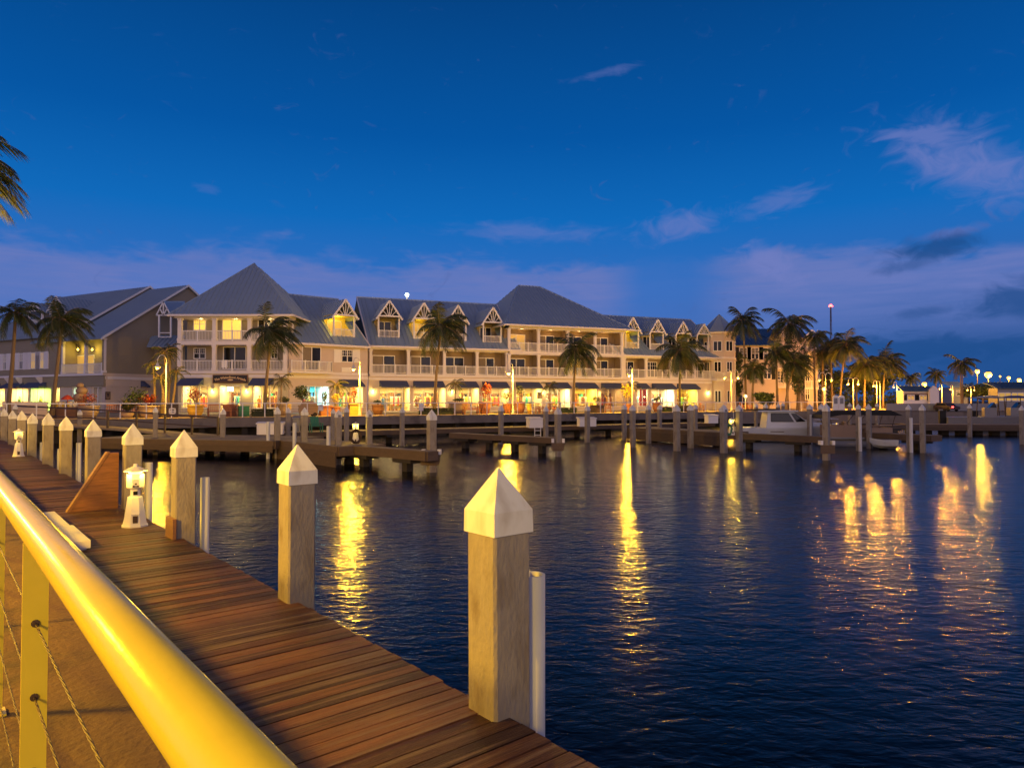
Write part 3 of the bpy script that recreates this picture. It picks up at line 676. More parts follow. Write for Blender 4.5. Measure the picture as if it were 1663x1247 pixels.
def shopfront(F, bays, s0, s1, zt, parent, d=0.0, wallmat='cream', awn=True, zh=2.86):
    """ground floor wall with openings (bays as pixel spans), a lit room behind each, glazing and awnings"""
    sp = [(F.s_(a, d), F.s_(c, d), o) for a, c, o in bays]
    b = MB(F); xs = s0
    for a, c, o in sp:
        b.box(xs, a, d, d + .35, ZP, ZP + zh); xs = c
        if o.get('sill', .45) > 0: b.box(a, c, d + .05, d + .3, ZP, ZP + o.get('sill', .45))
    b.box(xs, s1, d, d + .35, ZP, ZP + zh)
    b.box(s0, s1, d - .02, d + .35, ZP + zh, zt - .003)
    b.build('ground_floor_wall', M[wallmat], parent)
    b = MB(F); b.box(s0, s1, d - .1, d - .021, zt - .42, zt - .1); b.build('cornice', M['trim'], parent)
    for a, c, o in sp:
        n = SHOP_N[0] = SHOP_N[0] + 1; zc = ZP + zh; si = o.get('sill', .45); dp = 3.6
        b = MB(F); b.poly([(a, d + .36, ZP + .02), (c, d + .36, ZP + .02), (c, d + dp, ZP + .02), (a, d + dp, ZP + .02)]); b.box(a - .1, c + .1, d + dp, d + dp + .1, ZP, zc + .1)
        b.box(a - .1, a, d + .36, d + dp, ZP, zc + .1); b.box(c, c + .1, d + .36, d + dp, ZP, zc + .1); b.box(a, c, d + .36, d + dp, zc + .0, zc + .1)
        b.build('shop_interior', M[o.get('room', 'room')], parent)
        b = MB(F); nm = o.get('n', 3); f = .05
        b.box(a, c, d + .1, d + .18, zc - .1, zc - .003); b.box(a, c, d + .1, d + .18, ZP + si + .004, ZP + si + .08)
        for k in range(nm + 1):
            x = a + (c - a) * k / nm; x = min(max(x, a + f), c - f); b.box(x - f, x + f, d + .1, d + .18, ZP + si + .08, zc - .1)
        w = b.build('shop_window', M['white'], parent)
        b = MB(F); b.poly([(a, d + .14, ZP + si), (c, d + .14, ZP + si), (c, d + .14, zc - .05), (a, d + .14, zc - .05)]); b.build('pane', M['clear'], w)
        if o.get('awn', awn):
            e = .0; za, zb_ = ZP + zh + .72, ZP + zh - .08; b = MB(F); ov = 1.2; c_ = c; c = c - .45
            b.prism([(a - e, d - .03, za), (a - e, d - ov, zb_ + .16), (a - e, d - ov, zb_), (a - e, d - ov + .04, zb_), (a - e, d - ov + .04, zb_ + .14), (a - e, d - .03, za - .06)], (c - a + 2 * e, 0, 0))
            for x in (a - e, c + e - .03): b.prism([(x, d - .035, za - .06), (x, d - ov + .04, zb_ + .14), (x, d - .035, zb_ + .1)], (.03, 0, 0))
            b.build('awning', M['navy'], parent); c = c_
        l = bpy.data.lights.new('shop_light', 'AREA'); l.shape = 'RECTANGLE'; l.size = (c - a) * .8; l.size_y = 1.2; l.energy = o.get('e', 75) * 5.4 * (c - a) / 3.5; l.color = o.get('c', (1, .74, .24))
        ob = bpy.data.objects.new('shop_light', l); col.objects.link(ob); ob.location = F(((a + c) / 2, d + 1.3, zc - .06)); ob.rotation_euler = (0, 0, F.ang())
        SHOPS.append((F, a, c, d, o.get('name', ''), o))
# ---- left pavilion
sL, sR = FL.s_(289), FL.s_(466.5); DL = 11.5; zeL = FL.hit(350, 511, -.7)[1]
colx = [FL.s_(x) for x in (291.8, 348, 405, 463.5)]
b = MB(FL); b.box(sL + .1, sR - .1, 1.7, DL, ZB + .001, zeL - .25); b.build('wall', M['taupe'], hotel)
for z in (ZB, Z3):
    b = MB(FL); b.box(sL - .05, sR + .05, -.2, 1.7 if z == Z3 else DL, z - (.42 if z == Z3 else .3), z); b.build('balcony_slab', M['trim'], hotel)
b = MB(FL); b.box(sL - .3, sR + .3, -.3, 1.75, zeL - .3, zeL - .02); b.build('eave_beam', M['trim'], hotel)
for z0, z1 in ((ZB, Z3 - .42), (Z3, zeL - .3)):
    for s_ in colx: column(FL, s_, 0, z0, z1, hotel)
    for a, c in zip(colx[:-1], colx[1:]): railing(FL, a + .19, c - .19, 0, z0, hotel, n=2)
    column(FL, sR - .2, 1.9, z0, z1, hotel); railing(FL, .2, 1.7, sR - .2, z0, hotel, n=1, along='d')
zz = lambda F, x, y, d: F.hit(x, y, d)[1]
def wpx(F, x0, x1, y0, y1, d, kind='sash', pane='glass', name='window'):
    return window(F, F.s_(x0, d), F.s_(x1, d), zz(F, (x0 + x1) / 2, y1, d), zz(F, (x0 + x1) / 2, y0, d), d, hotel, kind, pane, name)
wpx(FL, 313, 334, 516, 537, 1.7, 'sash', 'litpane'); wpx(FL, 314, 334, 565, 583, 1.7)
wpx(FL, 360, 392, 515, 552, 1.7, 'slide', 'litpane', 'sliding_door'); wpx(FL, 362, 400, 563, 600, 1.7, 'slide', 'glass', 'sliding_door')
wpx(FL, 440, 451, 564, 583, 1.7); wpx(FL, 418, 440, 516, 552, 1.7, 'slide', 'glass', 'sliding_door')
def shutter_lamp(P, pw, c=WARM, label=''):
    t = thing('wall_lamp', label, 'wall lamp', P, group='lamps on the shop walls'); b = MB(LOC(P[0], P[1], 0)); b.box(-.12, .12, -.02, .1, P[2] + .1, P[2] + .22); b.build('bracket', M['lampmetal'], t)
    b = MB(LOC(P[0], P[1], 0)); b.lathe([(.07, P[2] - .12), (.1, P[2] + .1)], n=10); b.build('lantern', M['glow'], t)
    lamp('wall_lamp_light', (P[0], P[1] - .16, P[2] - .2), pw, c, .06)
b = MB(FL); e = .75; cx_ = (sL + sR) / 2; ap = (cx_, DL / 2, FL.hit(404, 428, DL / 2)[1]); cs = [(sL - e, -e, zeL), (sR + e, -e, zeL), (sR + e, DL + e, zeL), (sL - e, DL + e, zeL)]
roof_face(b, FL, [cs[0], cs[1], ap], (1, 0, 0)); roof_face(b, FL, [cs[1], cs[2], ap], (0, 1, 0)); roof_face(b, FL, [cs[2], cs[3], ap], (1, 0, 0)); roof_face(b, FL, [cs[3], cs[0], ap], (0, 1, 0))
b.T = FL; b.tube([ap, cs[1]], .09, 5); b.tube([ap, cs[0]], .09, 5)
b.build('roof', M['roof'], hotel)
b = MB(FL); b.box(sL - e - .06, sR + e + .06, -e - .12, -e - .01, zeL - .16, zeL + .03); b.box(sR + e + .01, sR + e + .12, -e, DL + e, zeL - .16, zeL + .03); b.box(sL - e - .12, sL - e - .01, -e, DL + e, zeL - .16, zeL + .03); b.build('gutter', M['trim'], hotel)
shopfront(FL, [(295, 338, dict(name='red flowering planter', n=3)), (355, 391, dict(awn=False, sill=0, n=2, name='gilt lettered sign', e=90)), (410, 452, dict(name='palm trunk in the hedge bed', n=3))], sL, sR, ZB - .3, hotel, wallmat='clap')
b = MB(FL); b.box(sR - .35, sR, .36, DL, ZP, ZB - .3); b.box(sL, sL + .3, .36, DL, ZP, ZB - .3); b.build('side_wall', M['cream'], hotel)
for i, x in enumerate((345.5, 401)): q = FL((FL.s_(x), -.1, ZP + 2.35)); shutter_lamp(q, 45, (1, .72, .16), f'glowing wall lamp on the cream boards {("left", "right")[i]} of the lettered shop sign door')
# ---- link wing
sA0, sA1 = FA.s_(468.5), FA.s_(597, 0); eA = FA.hit(540, 559.5, -.5)[1]; rA = FA.hit(505, 482, 7.5)[1]
b = MB(FA); b.box(sA0, sA1, .02, 8, ZB + .001, eA + .1); b.build('wall', M['cream'], hotel)
b = MB(FA); b.box(sA0 - .1, sA1, -.02, .0, ZB - .3, ZB); b.build('floor_band', M['trim'], hotel)
ba, bb_ = FA.s_(472.5, -1.2), FA.s_(540, -1.2)
b = MB(FA); b.box(ba, bb_, -1.3, -.021, ZB - .22, ZB - .02); b.build('balcony_slab', M['trim'], hotel)
railing(FA, ba + .06, bb_ - .06, -1.2, ZB - .02, hotel, n=3); railing(FA, -1.2, -.1, bb_ - .06, ZB - .02, hotel, n=1, along='d')
wpx(FA, 490, 521, 563, 601, .02, 'curtain', 'glass', 'sliding_door'); wpx(FA, 554, 573, 568, 588.5, .02)
for a, c in ((542.5, 553.5), (573.5, 584.5)):
    b = MB(FA); s0, z1 = FA.hit(a, 567, 0); s1, z0 = FA.hit(c, 589, 0); b.box(s0, s1, -.04, .018, z0, z1)
    for k in range(10): b.box(s0 + .06, s1 - .06, -.055, -.041, z0 + .1 + k * (z1 - z0 - .2) / 10, z0 + .1 + (k + .6) * (z1 - z0 - .2) / 10)
    b.build('shutter', M['white'], hotel)
b = MB(FA); s0, z1 = FA.hit(554.5, 596.5, 0); s1, z0 = FA.hit(570.5, 604.5, 0); b.box(s0, s1, -.06, .018, z0, z1)
for k in range(5): b.box(s0 + .05, s1 - .05, -.08, -.061, z0 + .05 + k * (z1 - z0) / 5, z0 + .05 + (k + .6) * (z1 - z0) / 5 - .02)
b.build('air_grille', M['white'], hotel)
shopfront(FA, [(490, 536, dict(awn=False, sill=0, n=4, c=(.5, 1, .95), e=85, room='white', name='turquoise lit shop')), (550, 591, dict(n=3, name='ochre square planter'))], sA0, sA1, ZB - .3, hotel)
# ---- gable roofs with dormers
def gable_roof(F, s0, s1, de, ze, dr, zr, holes, back=9.0):
    k = (zr - ze) / (dr - de); b = MB(F); Z = lambda d: ze + (d - de) * k; xs = s0; DD = lambda z: de + (z - ze) / k
    for a, c, zf, zt in holes + [(s1, s1, 0, 0)]:
        if a > xs + .05: roof_face(b, F, [(xs, de, ze), (a, de, ze), (a, dr, zr), (xs, dr, zr)], (1, 0, 0))
        if c > a:
            roof_face(b, F, [(a, de, ze), (c, de, ze), (c, DD(zf), zf), (a, DD(zf), zf)], (1, 0, 0))
            if zt < zr - .05: roof_face(b, F, [(a, DD(zt), zt), (c, DD(zt), zt), (c, dr, zr), (a, dr, zr)], (1, 0, 0))
        xs = c
    roof_face(b, F, [(s0, dr, zr), (s1, dr, zr), (s1, dr + back, zr - back * k), (s0, dr + back, zr - back * k)], (1, 0, 0))
    b.T = F; b.tube([(s0, dr, zr + .03), (s1, dr, zr + .03)], .1, 5)
    b.build('roof', M['roof'], hotel)
    b = MB(F); b.box(s0 - .02, s1 + .02, de - .13, de - .012, ze - .2, ze + .02); b.build('gutter', M['trim'], hotel)
    for s_ in (s0, s1):
        b = MB(F); b.prism([(s_ - .06, de - .1, ze - .22), (s_ - .06, dr, zr - .22), (s_ - .06, dr, zr + .08), (s_ - .06, de - .1, ze + .08)], (.12, 0, 0)); b.build('verge_board', M['trim'], hotel)
    return Z, DD
def dormer(F, a, c, zf, ze, za, Z, DD, lit=None):
    """open dormer porch: truss gable on two posts over a little railed balcony cut into the roof"""
    d0 = DD(zf); d1 = d0 + 2.3; mid = (a + c) / 2; ov = .28; dk = DD(za) + .3
    b = MB(F); b.box(a, c, d1, d1 + .1, zf, ze); b.prism([(a, d1, ze), (c, d1, ze), (mid, d1, za - .1)], (0, .1, 0)); b.box(a, c, d0 - .05, d1, zf - .12, zf)
    for s_ in (a - .02, c - .06): b.prism([(s_, d0, zf), (s_, d1, zf), (s_, d1, Z(d1) - .1)], (.08, 0, 0))
    b.box(a - .1, c + .1, d0 + .1, d1 - .003, ze - .02, ze + .06)
    o = b.build('dormer', M['yellowroom' if lit else 'taupe'], hotel)  # lit dormers carry the yellow lamplight in their wall colour
    b = MB(F); fr = d0 - .35; th = .1
    for s0, sg in ((a - ov, 1), (c + ov, -1)):
        sl_ = (za - ze) / (mid - a); zl = ze - ov * sl_
        roof_face(b, F, [(s0, fr, zl), (mid, fr, za + .06), (mid, dk, za + .06), (s0, DD(zl) + .2, zl)], (0, 1, 0), sp=.6, th=.08)
    b.build('dormer_roof', M['roof'], o)
    b = MB(F); f0 = fr - .02
    def bar(p, q, w=.075): b.tube([(p[0], f0, p[1]), (q[0], f0, q[1])], w, 4)
    zl = ze - ov * (za - ze) / (mid - a)
    bar((a - ov, zl), (mid, za), .13); bar((c + ov, zl), (mid, za), .13); bar((a - .05, ze), (c + .05, ze), .11)
    for f in (-.62, -.3, 0, .3, .62): bar((mid + f * .12 * (c - a), ze), (mid + f * .5 * (c - a), ze + (za - ze) * (1 - abs(f)) - .06), .05)
    b.build('gable_truss', M['white'], o)
    for s_ in (a + .06, c - .06): bb = MB(F); bb.box(s_ - .08, s_ + .08, d0 - .1, d0 + .06, zf, ze); bb.build('post', M['white'], o)
    railing(F, a + .14, c - .14, d0, zf - .05, o, h=.85, n=1, name='dormer_railing')
    q = window(F, a + .35, c - .5, zf + .02, ze - .35, d1, o, 'slide', 'litdim' if lit else 'glass', 'dormer_door')
    if lit: p = F((mid - .2, d0 + 1.2, ze - .3)); lamp('porch_light', p, lit, (1, .68, .07), .1)
def wing(F, s0, s1, de, ze, dr, zr, dl):
    k = (zr - ze) / (dr - de); hs = []; raw = []
    for x0, x1, ya, ye, yf, lit in dl:
        xm = (x0 + x1) / 2; d = 0.5
        for _ in range(30): z = zz(F, xm, yf, d); d += ((z - ze) / k + de - d) * .5
        a, c = F.s_(x0, d), F.s_(x1, d); zf, z_e, z_a = z, zz(F, xm, ye, d), zz(F, xm, ya, d)
        hs.append((a, c, zf, min(z_e + .05, zr))); raw.append((a, c, zf, z_e, z_a, lit))
    Z, DD = gable_roof(F, s0, s1, de, ze, dr, zr, hs)
    for a, c, zf, z_e, z_a, lit in raw: dormer(F, a, c, zf, z_e, z_a, Z, DD, lit)
    return Z
wing(FA, sA0 - 1.5, sA1 + .0, -.5, eA, 7.5, rA, [(540.5, 575.5, 487, 512.5, 546, 60)])
sC0, sC1 = FW.s_(825), FW.s_(1012.5); sA2 = FW.s_(598.5)
eW = FW.hit(720, 564.5, -.5)[1]; rW = FW.hit(620, 485, 8)[1]
wing(FW, sA2 - .1, sC0 + 1.5, -.5, eW, 8, rW, [(613.5, 648.5, 489, 514, 547.5, None), (671, 703, 492.5, 518, 550, 14), (727, 757, 496.5, 521, 553, None), (784, 814, 500, 524, 556, None)])
sT = FW.s_(1150); eB = FW.hit(1090, 578.5, -.5)[1]; rB = FW.hit(1050, 516, 8)[1]
wing(FW, sC1 - 1.2, sT + 3, -.5, eB, 8, rB, [(1014.5, 1037.5, 516, 537, 565.5, 30), (1055, 1077.5, 519.5, 539.5, 567.5, None), (1097, 1118, 523, 542, 568.5, None), (1131.5, 1151, 526.5, 543, 570, None)])
# ---- long wing: second floor balconies
def upper(F, cols_, z0, z1, d0, dw, doors, sa, sb, zbm):
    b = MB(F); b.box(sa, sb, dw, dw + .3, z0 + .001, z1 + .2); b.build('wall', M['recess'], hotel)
    b = MB(F); b.box(sa, sb, d0 - .22, dw, z0 - .3, z0); b.build('balcony_slab', M['trim'], hotel)
    b = MB(F); b.box(sa, sb, d0 - .15, d0 + .2, z1 - .02, z1 + zbm); b.box(sa, sb, d0 + .21, dw, z1 + .05, z1 + .12); b.build('eave_beam', M['trim'], hotel)
    ss = [F.s_(x, d0) for x in cols_]
    for s_ in ss: column(F, s_, d0, z0, z1 - .02, hotel, .16)
    for a, c in zip(ss[:-1], ss[1:]): railing(F, a + .16, c - .16, d0, z0, hotel, n=3)
    for i, (a, c) in enumerate(zip(ss[:-1], ss[1:])):
        k, pn = doors[i % len(doors)]
        if c - a > 2: window(F, a + .45 + .2 * (i % 2), a + .45 + (c - a) * .62, z0 + .04, z0 + 2.25, dw, hotel, k, pn, 'sliding_door')
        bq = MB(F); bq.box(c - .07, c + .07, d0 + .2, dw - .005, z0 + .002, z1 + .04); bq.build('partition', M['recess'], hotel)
        if (i + int(z0)) % 2: 
            b = MB(F); x = a + (c - a) * .7; y = d0 + .7     # balcony chair
            b.box(x, x + .5, y, y + .5, z0 + .38, z0 + .44); b.box(x, x + .5, y + .45, y + .5, z0 + .44, z0 + .95)
            for q in (0, .45):
                for w in (0, .45): b.box(x + q, x + q + .05, y + w, y + w + .05, z0 + .002, z0 + .38)
            tag(b.build('balcony_chair', M['rust']), f'dark chair behind the balcony rail, {ORD[min(20, CH[0])]} one counted along the hotel', 'chair', 'chairs on the hotel balconies'); CH[0] += 1
CH = [1]
upper(FW, [601.8, 663, 721.5, 774.5, 823], ZB, eW - .35, 0, 1.7, [('curtain', 'glass'), ('curtain', 'glass'), ('slide', 'glass')], sA2 + .1, sC0, .28)
Z3w = FW.hit(900, 571.8, -.3)[1]; zeC = FW.hit(900, 530, -.9)[1]
upper(FW, [826.5, 874.5, 922, 966.5, 1010], ZB, Z3w - .42, -.3, 1.5, [('slide', 'glass'), ('curtain', 'glass'), ('slide', 'litdim'), ('curtain', 'glass')], sC0 + .02, sC1, .1)
upper(FW, [826.5, 874.5, 922, 966.5, 1010], Z3w, zeC - .4, -.3, 1.5, [('slide', 'litdim'), ('curtain', 'glass'), ('slide', 'glass'), ('curtain', 'glass')], sC0 + .02, sC1, .36)
upper(FW, [1013.5, 1049, 1089, 1127.5, 1166], ZB, eB - .35, 0, 1.7, [('curtain', 'glass'), ('sash', 'glass'), ('slide', 'glass'), ('curtain', 'glass')], sC1 + .02, sT + 3, .28)
b = MB(FW); b.box(sC0, sC0 + .3, 1.8, 16, ZB, zeC - .1); b.box(sC1 - .3, sC1, 1.8, 16, ZB, zeC - .1); b.build('side_wall', M['cream'], hotel)
for x in (612, 640, 690, 745, 800, 1030, 1070, 1110):
    F_ = FW; s_ = F_.s_(x); zt = (eW if x < 820 else eB) - .42; lamp('eave_light', F_((s_, .75, zt)), 8, (1, .6, .26), .08)
for x in (850, 898, 944, 988):
    lamp('eave_light', FW((FW.s_(x), .5, zeC - .5)), 22, (1, .5, .16), .08); lamp('eave_light', FW((FW.s_(x), .5, Z3w - .52)), 9, (1, .58, .24), .08)
for x in (320, 376, 434): lamp('eave_light', FL((FL.s_(x), .8, zeL - .45)), 12, (1, .68, .25), .08)
# middle pavilion roof
e = .9; dR = 17.5; a0, a1 = FW.hit(842, 463.5, dR / 2), FW.hit(876, 466, dR / 2); zr = (a0[1] + a1[1]) / 2
c0, c1 = sC0 - e, sC1 + e; p0, p1 = (a0[0], dR / 2, zr), (a1[0], dR / 2, zr); q = [(c0, -e - .3, zeC), (c1, -e - .3, zeC), (c1, dR + e, zeC), (c0, dR + e, zeC)]
b = MB(); roof_face(b, FW, [q[0], q[1], p1, p0], (1, 0, 0)); roof_face(b, FW, [q[1], q[2], p1], (0, 1, 0)); roof_face(b, FW, [q[2], q[3], p0, p1], (1, 0, 0)); roof_face(b, FW, [q[3], q[0], p0], (0, 1, 0))
b.T = FW
for s_, t in ((p0, p1), (p0, q[0]), (p1, q[1])): b.tube([s_, t], .1, 5)
b.build('roof', M['roof'], hotel)
b = MB(FW); b.box(c0 - .1, c1 + .1, -e - .43, -e - .31, zeC - .17, zeC + .03); b.box(c0 - .12, c0 - .01, -e - .3, dR, zeC - .17, zeC + .03); b.build('gutter', M['trim'], hotel)
shopfront(FW, [(616, 667, dict(n=4, sill=0, name='sconce lit cafe door')), (671, 725, dict(n=3, name='thick palm trunk')), (744, 779, dict(n=2, room='room', name='white planter with the small palm')), (783, 828, dict(n=3, name='tall clay pot')),
    (838, 881, dict(n=3, name='street lamp by the middle pavilion')), (886, 927, dict(n=4, sill=0, c=(1, .85, .45), name='framed menu board')), (932, 971, dict(n=2, room='yellowroom', name='leafy shrub pot')), (976, 1013, dict(n=3, e=14, c=(1, .55, .2), name='dim lounge')),
    (1034, 1054, dict(n=2, e=110, c=(1, .9, .6), name='red curtain')), (1058, 1096, dict(n=3, e=110, c=(1, .85, .5), name='clay pot under the last awnings')), (1099, 1134, dict(n=2, room='yellowroom', e=70, name='last awning'))], sA2, sT + .6, ZB - .3, hotel)
for i, (x, nm) in enumerate(((606, 'left of the first blue awning of the long wing'), (734, 'left of the white planter with the small palm'), (884, 'behind the small potted palm of the middle pavilion'), (1150, 'beside the turret window'))):
    shutter_lamp(FW((FW.s_(x), -.1, ZP + 2.45)), 40, (1, .74, .2), f'glowing wall lamp {nm}')
shutter_lamp(FW((FW.s_(973.5), -.1, ZP + 2.3)), 22, (1, .55, .1), 'orange wall lamp beside the dim lounge shop')
# ---- corner turret
ts, td, tr = FW.s_(1168.7, 1.3), 1.3, 2.28; ze = FW.hit(1170, 538.5, -.5)[1]; za = FW.hit(1159.5, 510.5, 1.3)[1]
T = LOC(*FW((ts, td, 0))[:2], FW.ang() + R(22.5)); b = MB(T)
def oct_(r, z): return [(r * math.cos(R(45 * k)), r * math.sin(R(45 * k)), z) for k in range(8)]
b.prism(oct_(tr, ZP), (0, 0, ze - ZP)); b.build('turret_wall', M['cream'], hotel)
b = MB(T); b.lathe([(tr + .12, ZB - .35), (tr + .12, ZB - .02)], n=8); b.lathe([(tr + .1, Z3 - .3), (tr + .1, Z3 - .05)], n=8); b.lathe([(tr + .3, ze - .25), (tr + .42, ze - .02)], n=8); b.build('turret_band', M['trim'], hotel)
b = MB(T); b.lathe([(tr + .5, ze), (.04, za)], n=8)
for k in range(8): b.tube([((tr + .5) * math.cos(R(45 * k)), (tr + .5) * math.sin(R(45 * k)), ze + .04), (0, 0, za + .04)], .06, 4)
b.build('turret_roof', M['roof'], hotel)
for k in (3, 4, 5, 6):
    ang = FW.ang() + R(22.5) + R(45 * k + 22.5); ap = tr * math.cos(R(22.5)); c = FW((ts, td, 0)); cc = (c[0] + ap * math.cos(ang), c[1] + ap * math.sin(ang))
    W_ = LOC(cc[0], cc[1], ang + R(90))
    for z0, z1, wd in ((ZP + .9, ZP + 2.7, .45), (ZB + .9, ZB + 2.4, .5), (Z3 + .75, Z3 + 2.2, .6)): window(W_, -wd, wd, z0, z1, -.003, hotel, 'slide', 'glass')
    if k < 6: railing(W_, -.78, .78, -.16, ZB - .3, hotel, n=1)
# ---- porch between the taupe building and the pavilion
FP = Frame(G(236, 606.5, ZB), G(292, 606.5, ZB)); dz = 4.0
def P2(x, y, d): s_, z = FP.hit(x, y, d); return (s_, d, z)
b = MB(FP); b.box(FP.s_(236, 4), FP.s_(300, 4), 4, 4.4, ZP, zz(FP, 265, 545, 4)); b.build('wall', M['taupe'], hotel)
b = MB(); roof_face(b, FP, [P2(238, 563, 1.5), P2(292, 563, 1.5), P2(300, 545, 4), P2(246, 545, 4)], (1, 0, 0)); roof_face(b, FP, [P2(266, 489, 2.4), P2(300, 489, 6), P2(300, 512, 6), P2(279, 512, 2.4)], (0, 1, 0)); b.build('roof', M['roof'], hotel)
b = MB(FP)
for p, q in (((254, 512), (265.5, 490)), ((277.5, 512), (265.5, 490)), ((254, 512), (277.5, 512)), ((265.5, 512), (265.5, 490)), ((265.5, 512), (260, 501)), ((265.5, 512), (271.5, 501))): b.tube([P2(*p, 2.3), P2(*q, 2.3)], .09, 4)
for x in (258.5, 277.5): b.tube([P2(x, 512, 2.3), P2(x, 548, 2.3)], .12, 4)
for y in (540.5, 547.5): b.tube([P2(258.5, y, 2.3), P2(277.5, y, 2.3)], .07, 4)
b.build('gable_truss', M['white'], hotel)
lamp('eave_light', FP((FP.s_(284, 3.5), 3.0, ZB + 1.6)), 6, (1, .6, .25), .06)
#PART5
# ------------------------------------------------------------------ taupe building at the left
tb = thing('shop_building', 'taupe sided shop building with steep gables and shuttered windows at the left', 'building', tuple(corner[:2]) + (ZP,))
ek = FK.hit(168, 545.8, 0)[1]; sa_, za_ = FK.hit(303, 464.5, 0)
b = MB(FK); b.prism([(0, 0, ZB), (2 * sa_, 0, ZB), (2 * sa_, 0, ek), (sa_, 0, za_), (0, 0, ek)], (0, .3, 0)); b.build('gable_wall', M['taupe'], tb)
b = MB(FK); b.box(.3, 2 * sa_, .02, .3, ZP, ZB - .25); b.box(-.05, 2 * sa_, -.06, .35, ZB - .25, ZB); b.build('lower_wall', M['cream'], tb)
b = MB(); w = 14
roof_face(b, FK, [(-.5, -.35, ek - .3), (-.5, w, ek - .3), (sa_, w, za_ + .05), (sa_, -.35, za_ + .05)], (0, 1, 0)); roof_face(b, FK, [(2 * sa_ + .5, -.35, ek - .3), (2 * sa_ + .5, w, ek - .3), (sa_, w, za_ + .05), (sa_, -.35, za_ + .05)], (0, 1, 0))
m2 = 7.6; s2, z2 = FK.hit(241, 466, m2); eb, zb2 = FK.hit(138, 523, m2); k2 = (z2 - zb2) / (s2 - eb); e2 = zb2 - k2 * (eb + .5)
roof_face(b, FK, [(-.5, m2 - .3, e2), (-.5, m2 + 20, e2), (s2, m2 + 20, z2), (s2, m2 - .3, z2)], (0, 1, 0)); roof_face(b, FK, [(2 * s2, m2 - .3, e2), (2 * s2, m2 + 20, e2), (s2, m2 + 20, z2), (s2, m2 - .3, z2)], (0, 1, 0))
b.build('roof', M['roof'], tb)
b = MB(FK); b.prism([(0, m2, e2 - .4), (2 * s2, m2, e2 - .4), (s2, m2, z2 - .12)], (0, .3, 0)); b.build('gable_wall', M['taupe'], tb)
b = MB(FK)
for d, ee, s_, zz_ in ((-.42, ek - .3, sa_, za_), (m2 - .38, e2, s2, z2)):
    for sg in (0, 1):
        x0 = -.55 if not sg else 2 * s_ + .55; b.prism([(x0, d, ee - .2), (s_, d, zz_ - .12), (s_, d, zz_ + .14), (x0, d, ee + .1)], (0, .06, 0))
b.build('verge_board', M['white'], tb)
L0 = FKL; lk = L0.s_(168)
b = MB(L0); b.box(-14, lk - 8.1, .02, 10, ZB, ek + .5); b.box(lk - 8.1, lk - .31, 1.8, 2.0, ZB, ek); b.box(-14, lk - .02, .03, .3, ZP + 2.9, ZB - .25); b.build('front_wall', M['taupe'], tb)
b = MB(L0); b.box(-14, lk, -.12, .4, ZB - .25, ZB - .004); b.build('band', M['trim'], tb)
la, lb_ = L0.s_(100), L0.s_(165)
b = MB(L0); b.box(la - .1, lb_ + .2, -.1, 1.79, ZB + .002, ZB + .04); b.build('balcony_slab', M['trim'], tb)
railing(L0, la, (la + lb_) / 2 + .6, 0, ZB + .04, tb, n=1); railing(L0, (la + lb_) / 2 + .7, lb_, 0, ZB + .04, tb, n=1)
for s_ in (la, (la + lb_) / 2 + .65, lb_ + .2): column(L0, s_, .15, ZB + .04, ek - .2, tb, .14)
window(L0, L0.s_(124, 1.8), L0.s_(153, 1.8), ZB + .06, ZB + 2.3, 1.8, tb, 'slide', 'litdim', 'sliding_door')
for x, nm in ((130, 'left of the balcony door'), (153, 'right of the balcony door')):
    q = L0((L0.s_(x, 1.6), 1.3, L0.hit(x, 568, 1.5)[1])); t = thing('balcony_lamp', f'glowing round balcony lamp {nm} on the taupe building', 'lamp', q, group='lamps on the taupe building balcony')
    b = MB(LOC(q[0], q[1], 0)); b.ball((0, 0, q[2]), .12, 1, 10, 6); b.build('globe', M['glow'], t); b = MB(LOC(q[0], q[1], 0)); b.box(-.04, .04, -.04, .5, q[2] + .12, q[2] + .2); b.build('bracket', M['lampmetal'], t)
    lamp('balcony_light', (q[0] + .15, q[1] - .35, q[2]), 55, (1, .68, .06), .1)
for i, (a, c, pn) in enumerate(((31, 37, 'glass'), (50, 57, 'litdim'), (65, 71, 'litdim'), (5, 10, 'glass'))):
    w = window(L0, L0.s_(a), L0.s_(c), ZB + .75, ZB + 2.75, .02, tb, 'sash', pn)
    for x0, x1 in ((L0.s_(a) - .95, L0.s_(a) - .05), (L0.s_(c) + .05, L0.s_(c) + .95)): b = MB(L0); b.box(x0, x1, -.05, .018, ZB + .7, ZB + 2.8); b.build('shutter', M['trim'], tb)
for x in (17, 35, 68):
    s_ = L0.s_(x); b = MB(L0); b.prism([(s_ - .1, .02, ZB - .28), (s_ - .1, -.7, ZB - .28), (s_ - .1, -.62, ZB - .45), (s_ - .1, .02, ZB - 1.3)], (.2, 0, 0)); b.build('bracket', M['trim'], tb)
hotel_, hotel = hotel, tb
shopfront(L0, [(-20, 8, dict(name='pale slender palm', n=3)), (15, 46, dict(n=3, room='room', c=(1, .7, .3), name='red framed shop front')), (49, 83, dict(n=3, sill=0, c=(.55, 1, .25), name='green lit shop')), (88, 97, dict(n=1, awn=False, name='narrow yellow window')), (118, 134, dict(n=1, sill=0, awn=False, e=30, c=(.6, 1, .8), name='pale green door')), (149, 166, dict(n=2, sill=0, awn=False, e=75, c=(.6, 1, .75), name='mint lit doorway'))], -14, lk, ZB - .26, tb, d=.3)
shopfront(FK, [(181, 216, dict(n=3, awn=False, name='large yellow shop window', e=100)), (228, 240, dict(n=1, e=30, name='small awning by the palms'))], .4, FK.s_(262), ZB - .26, tb, d=-.02)
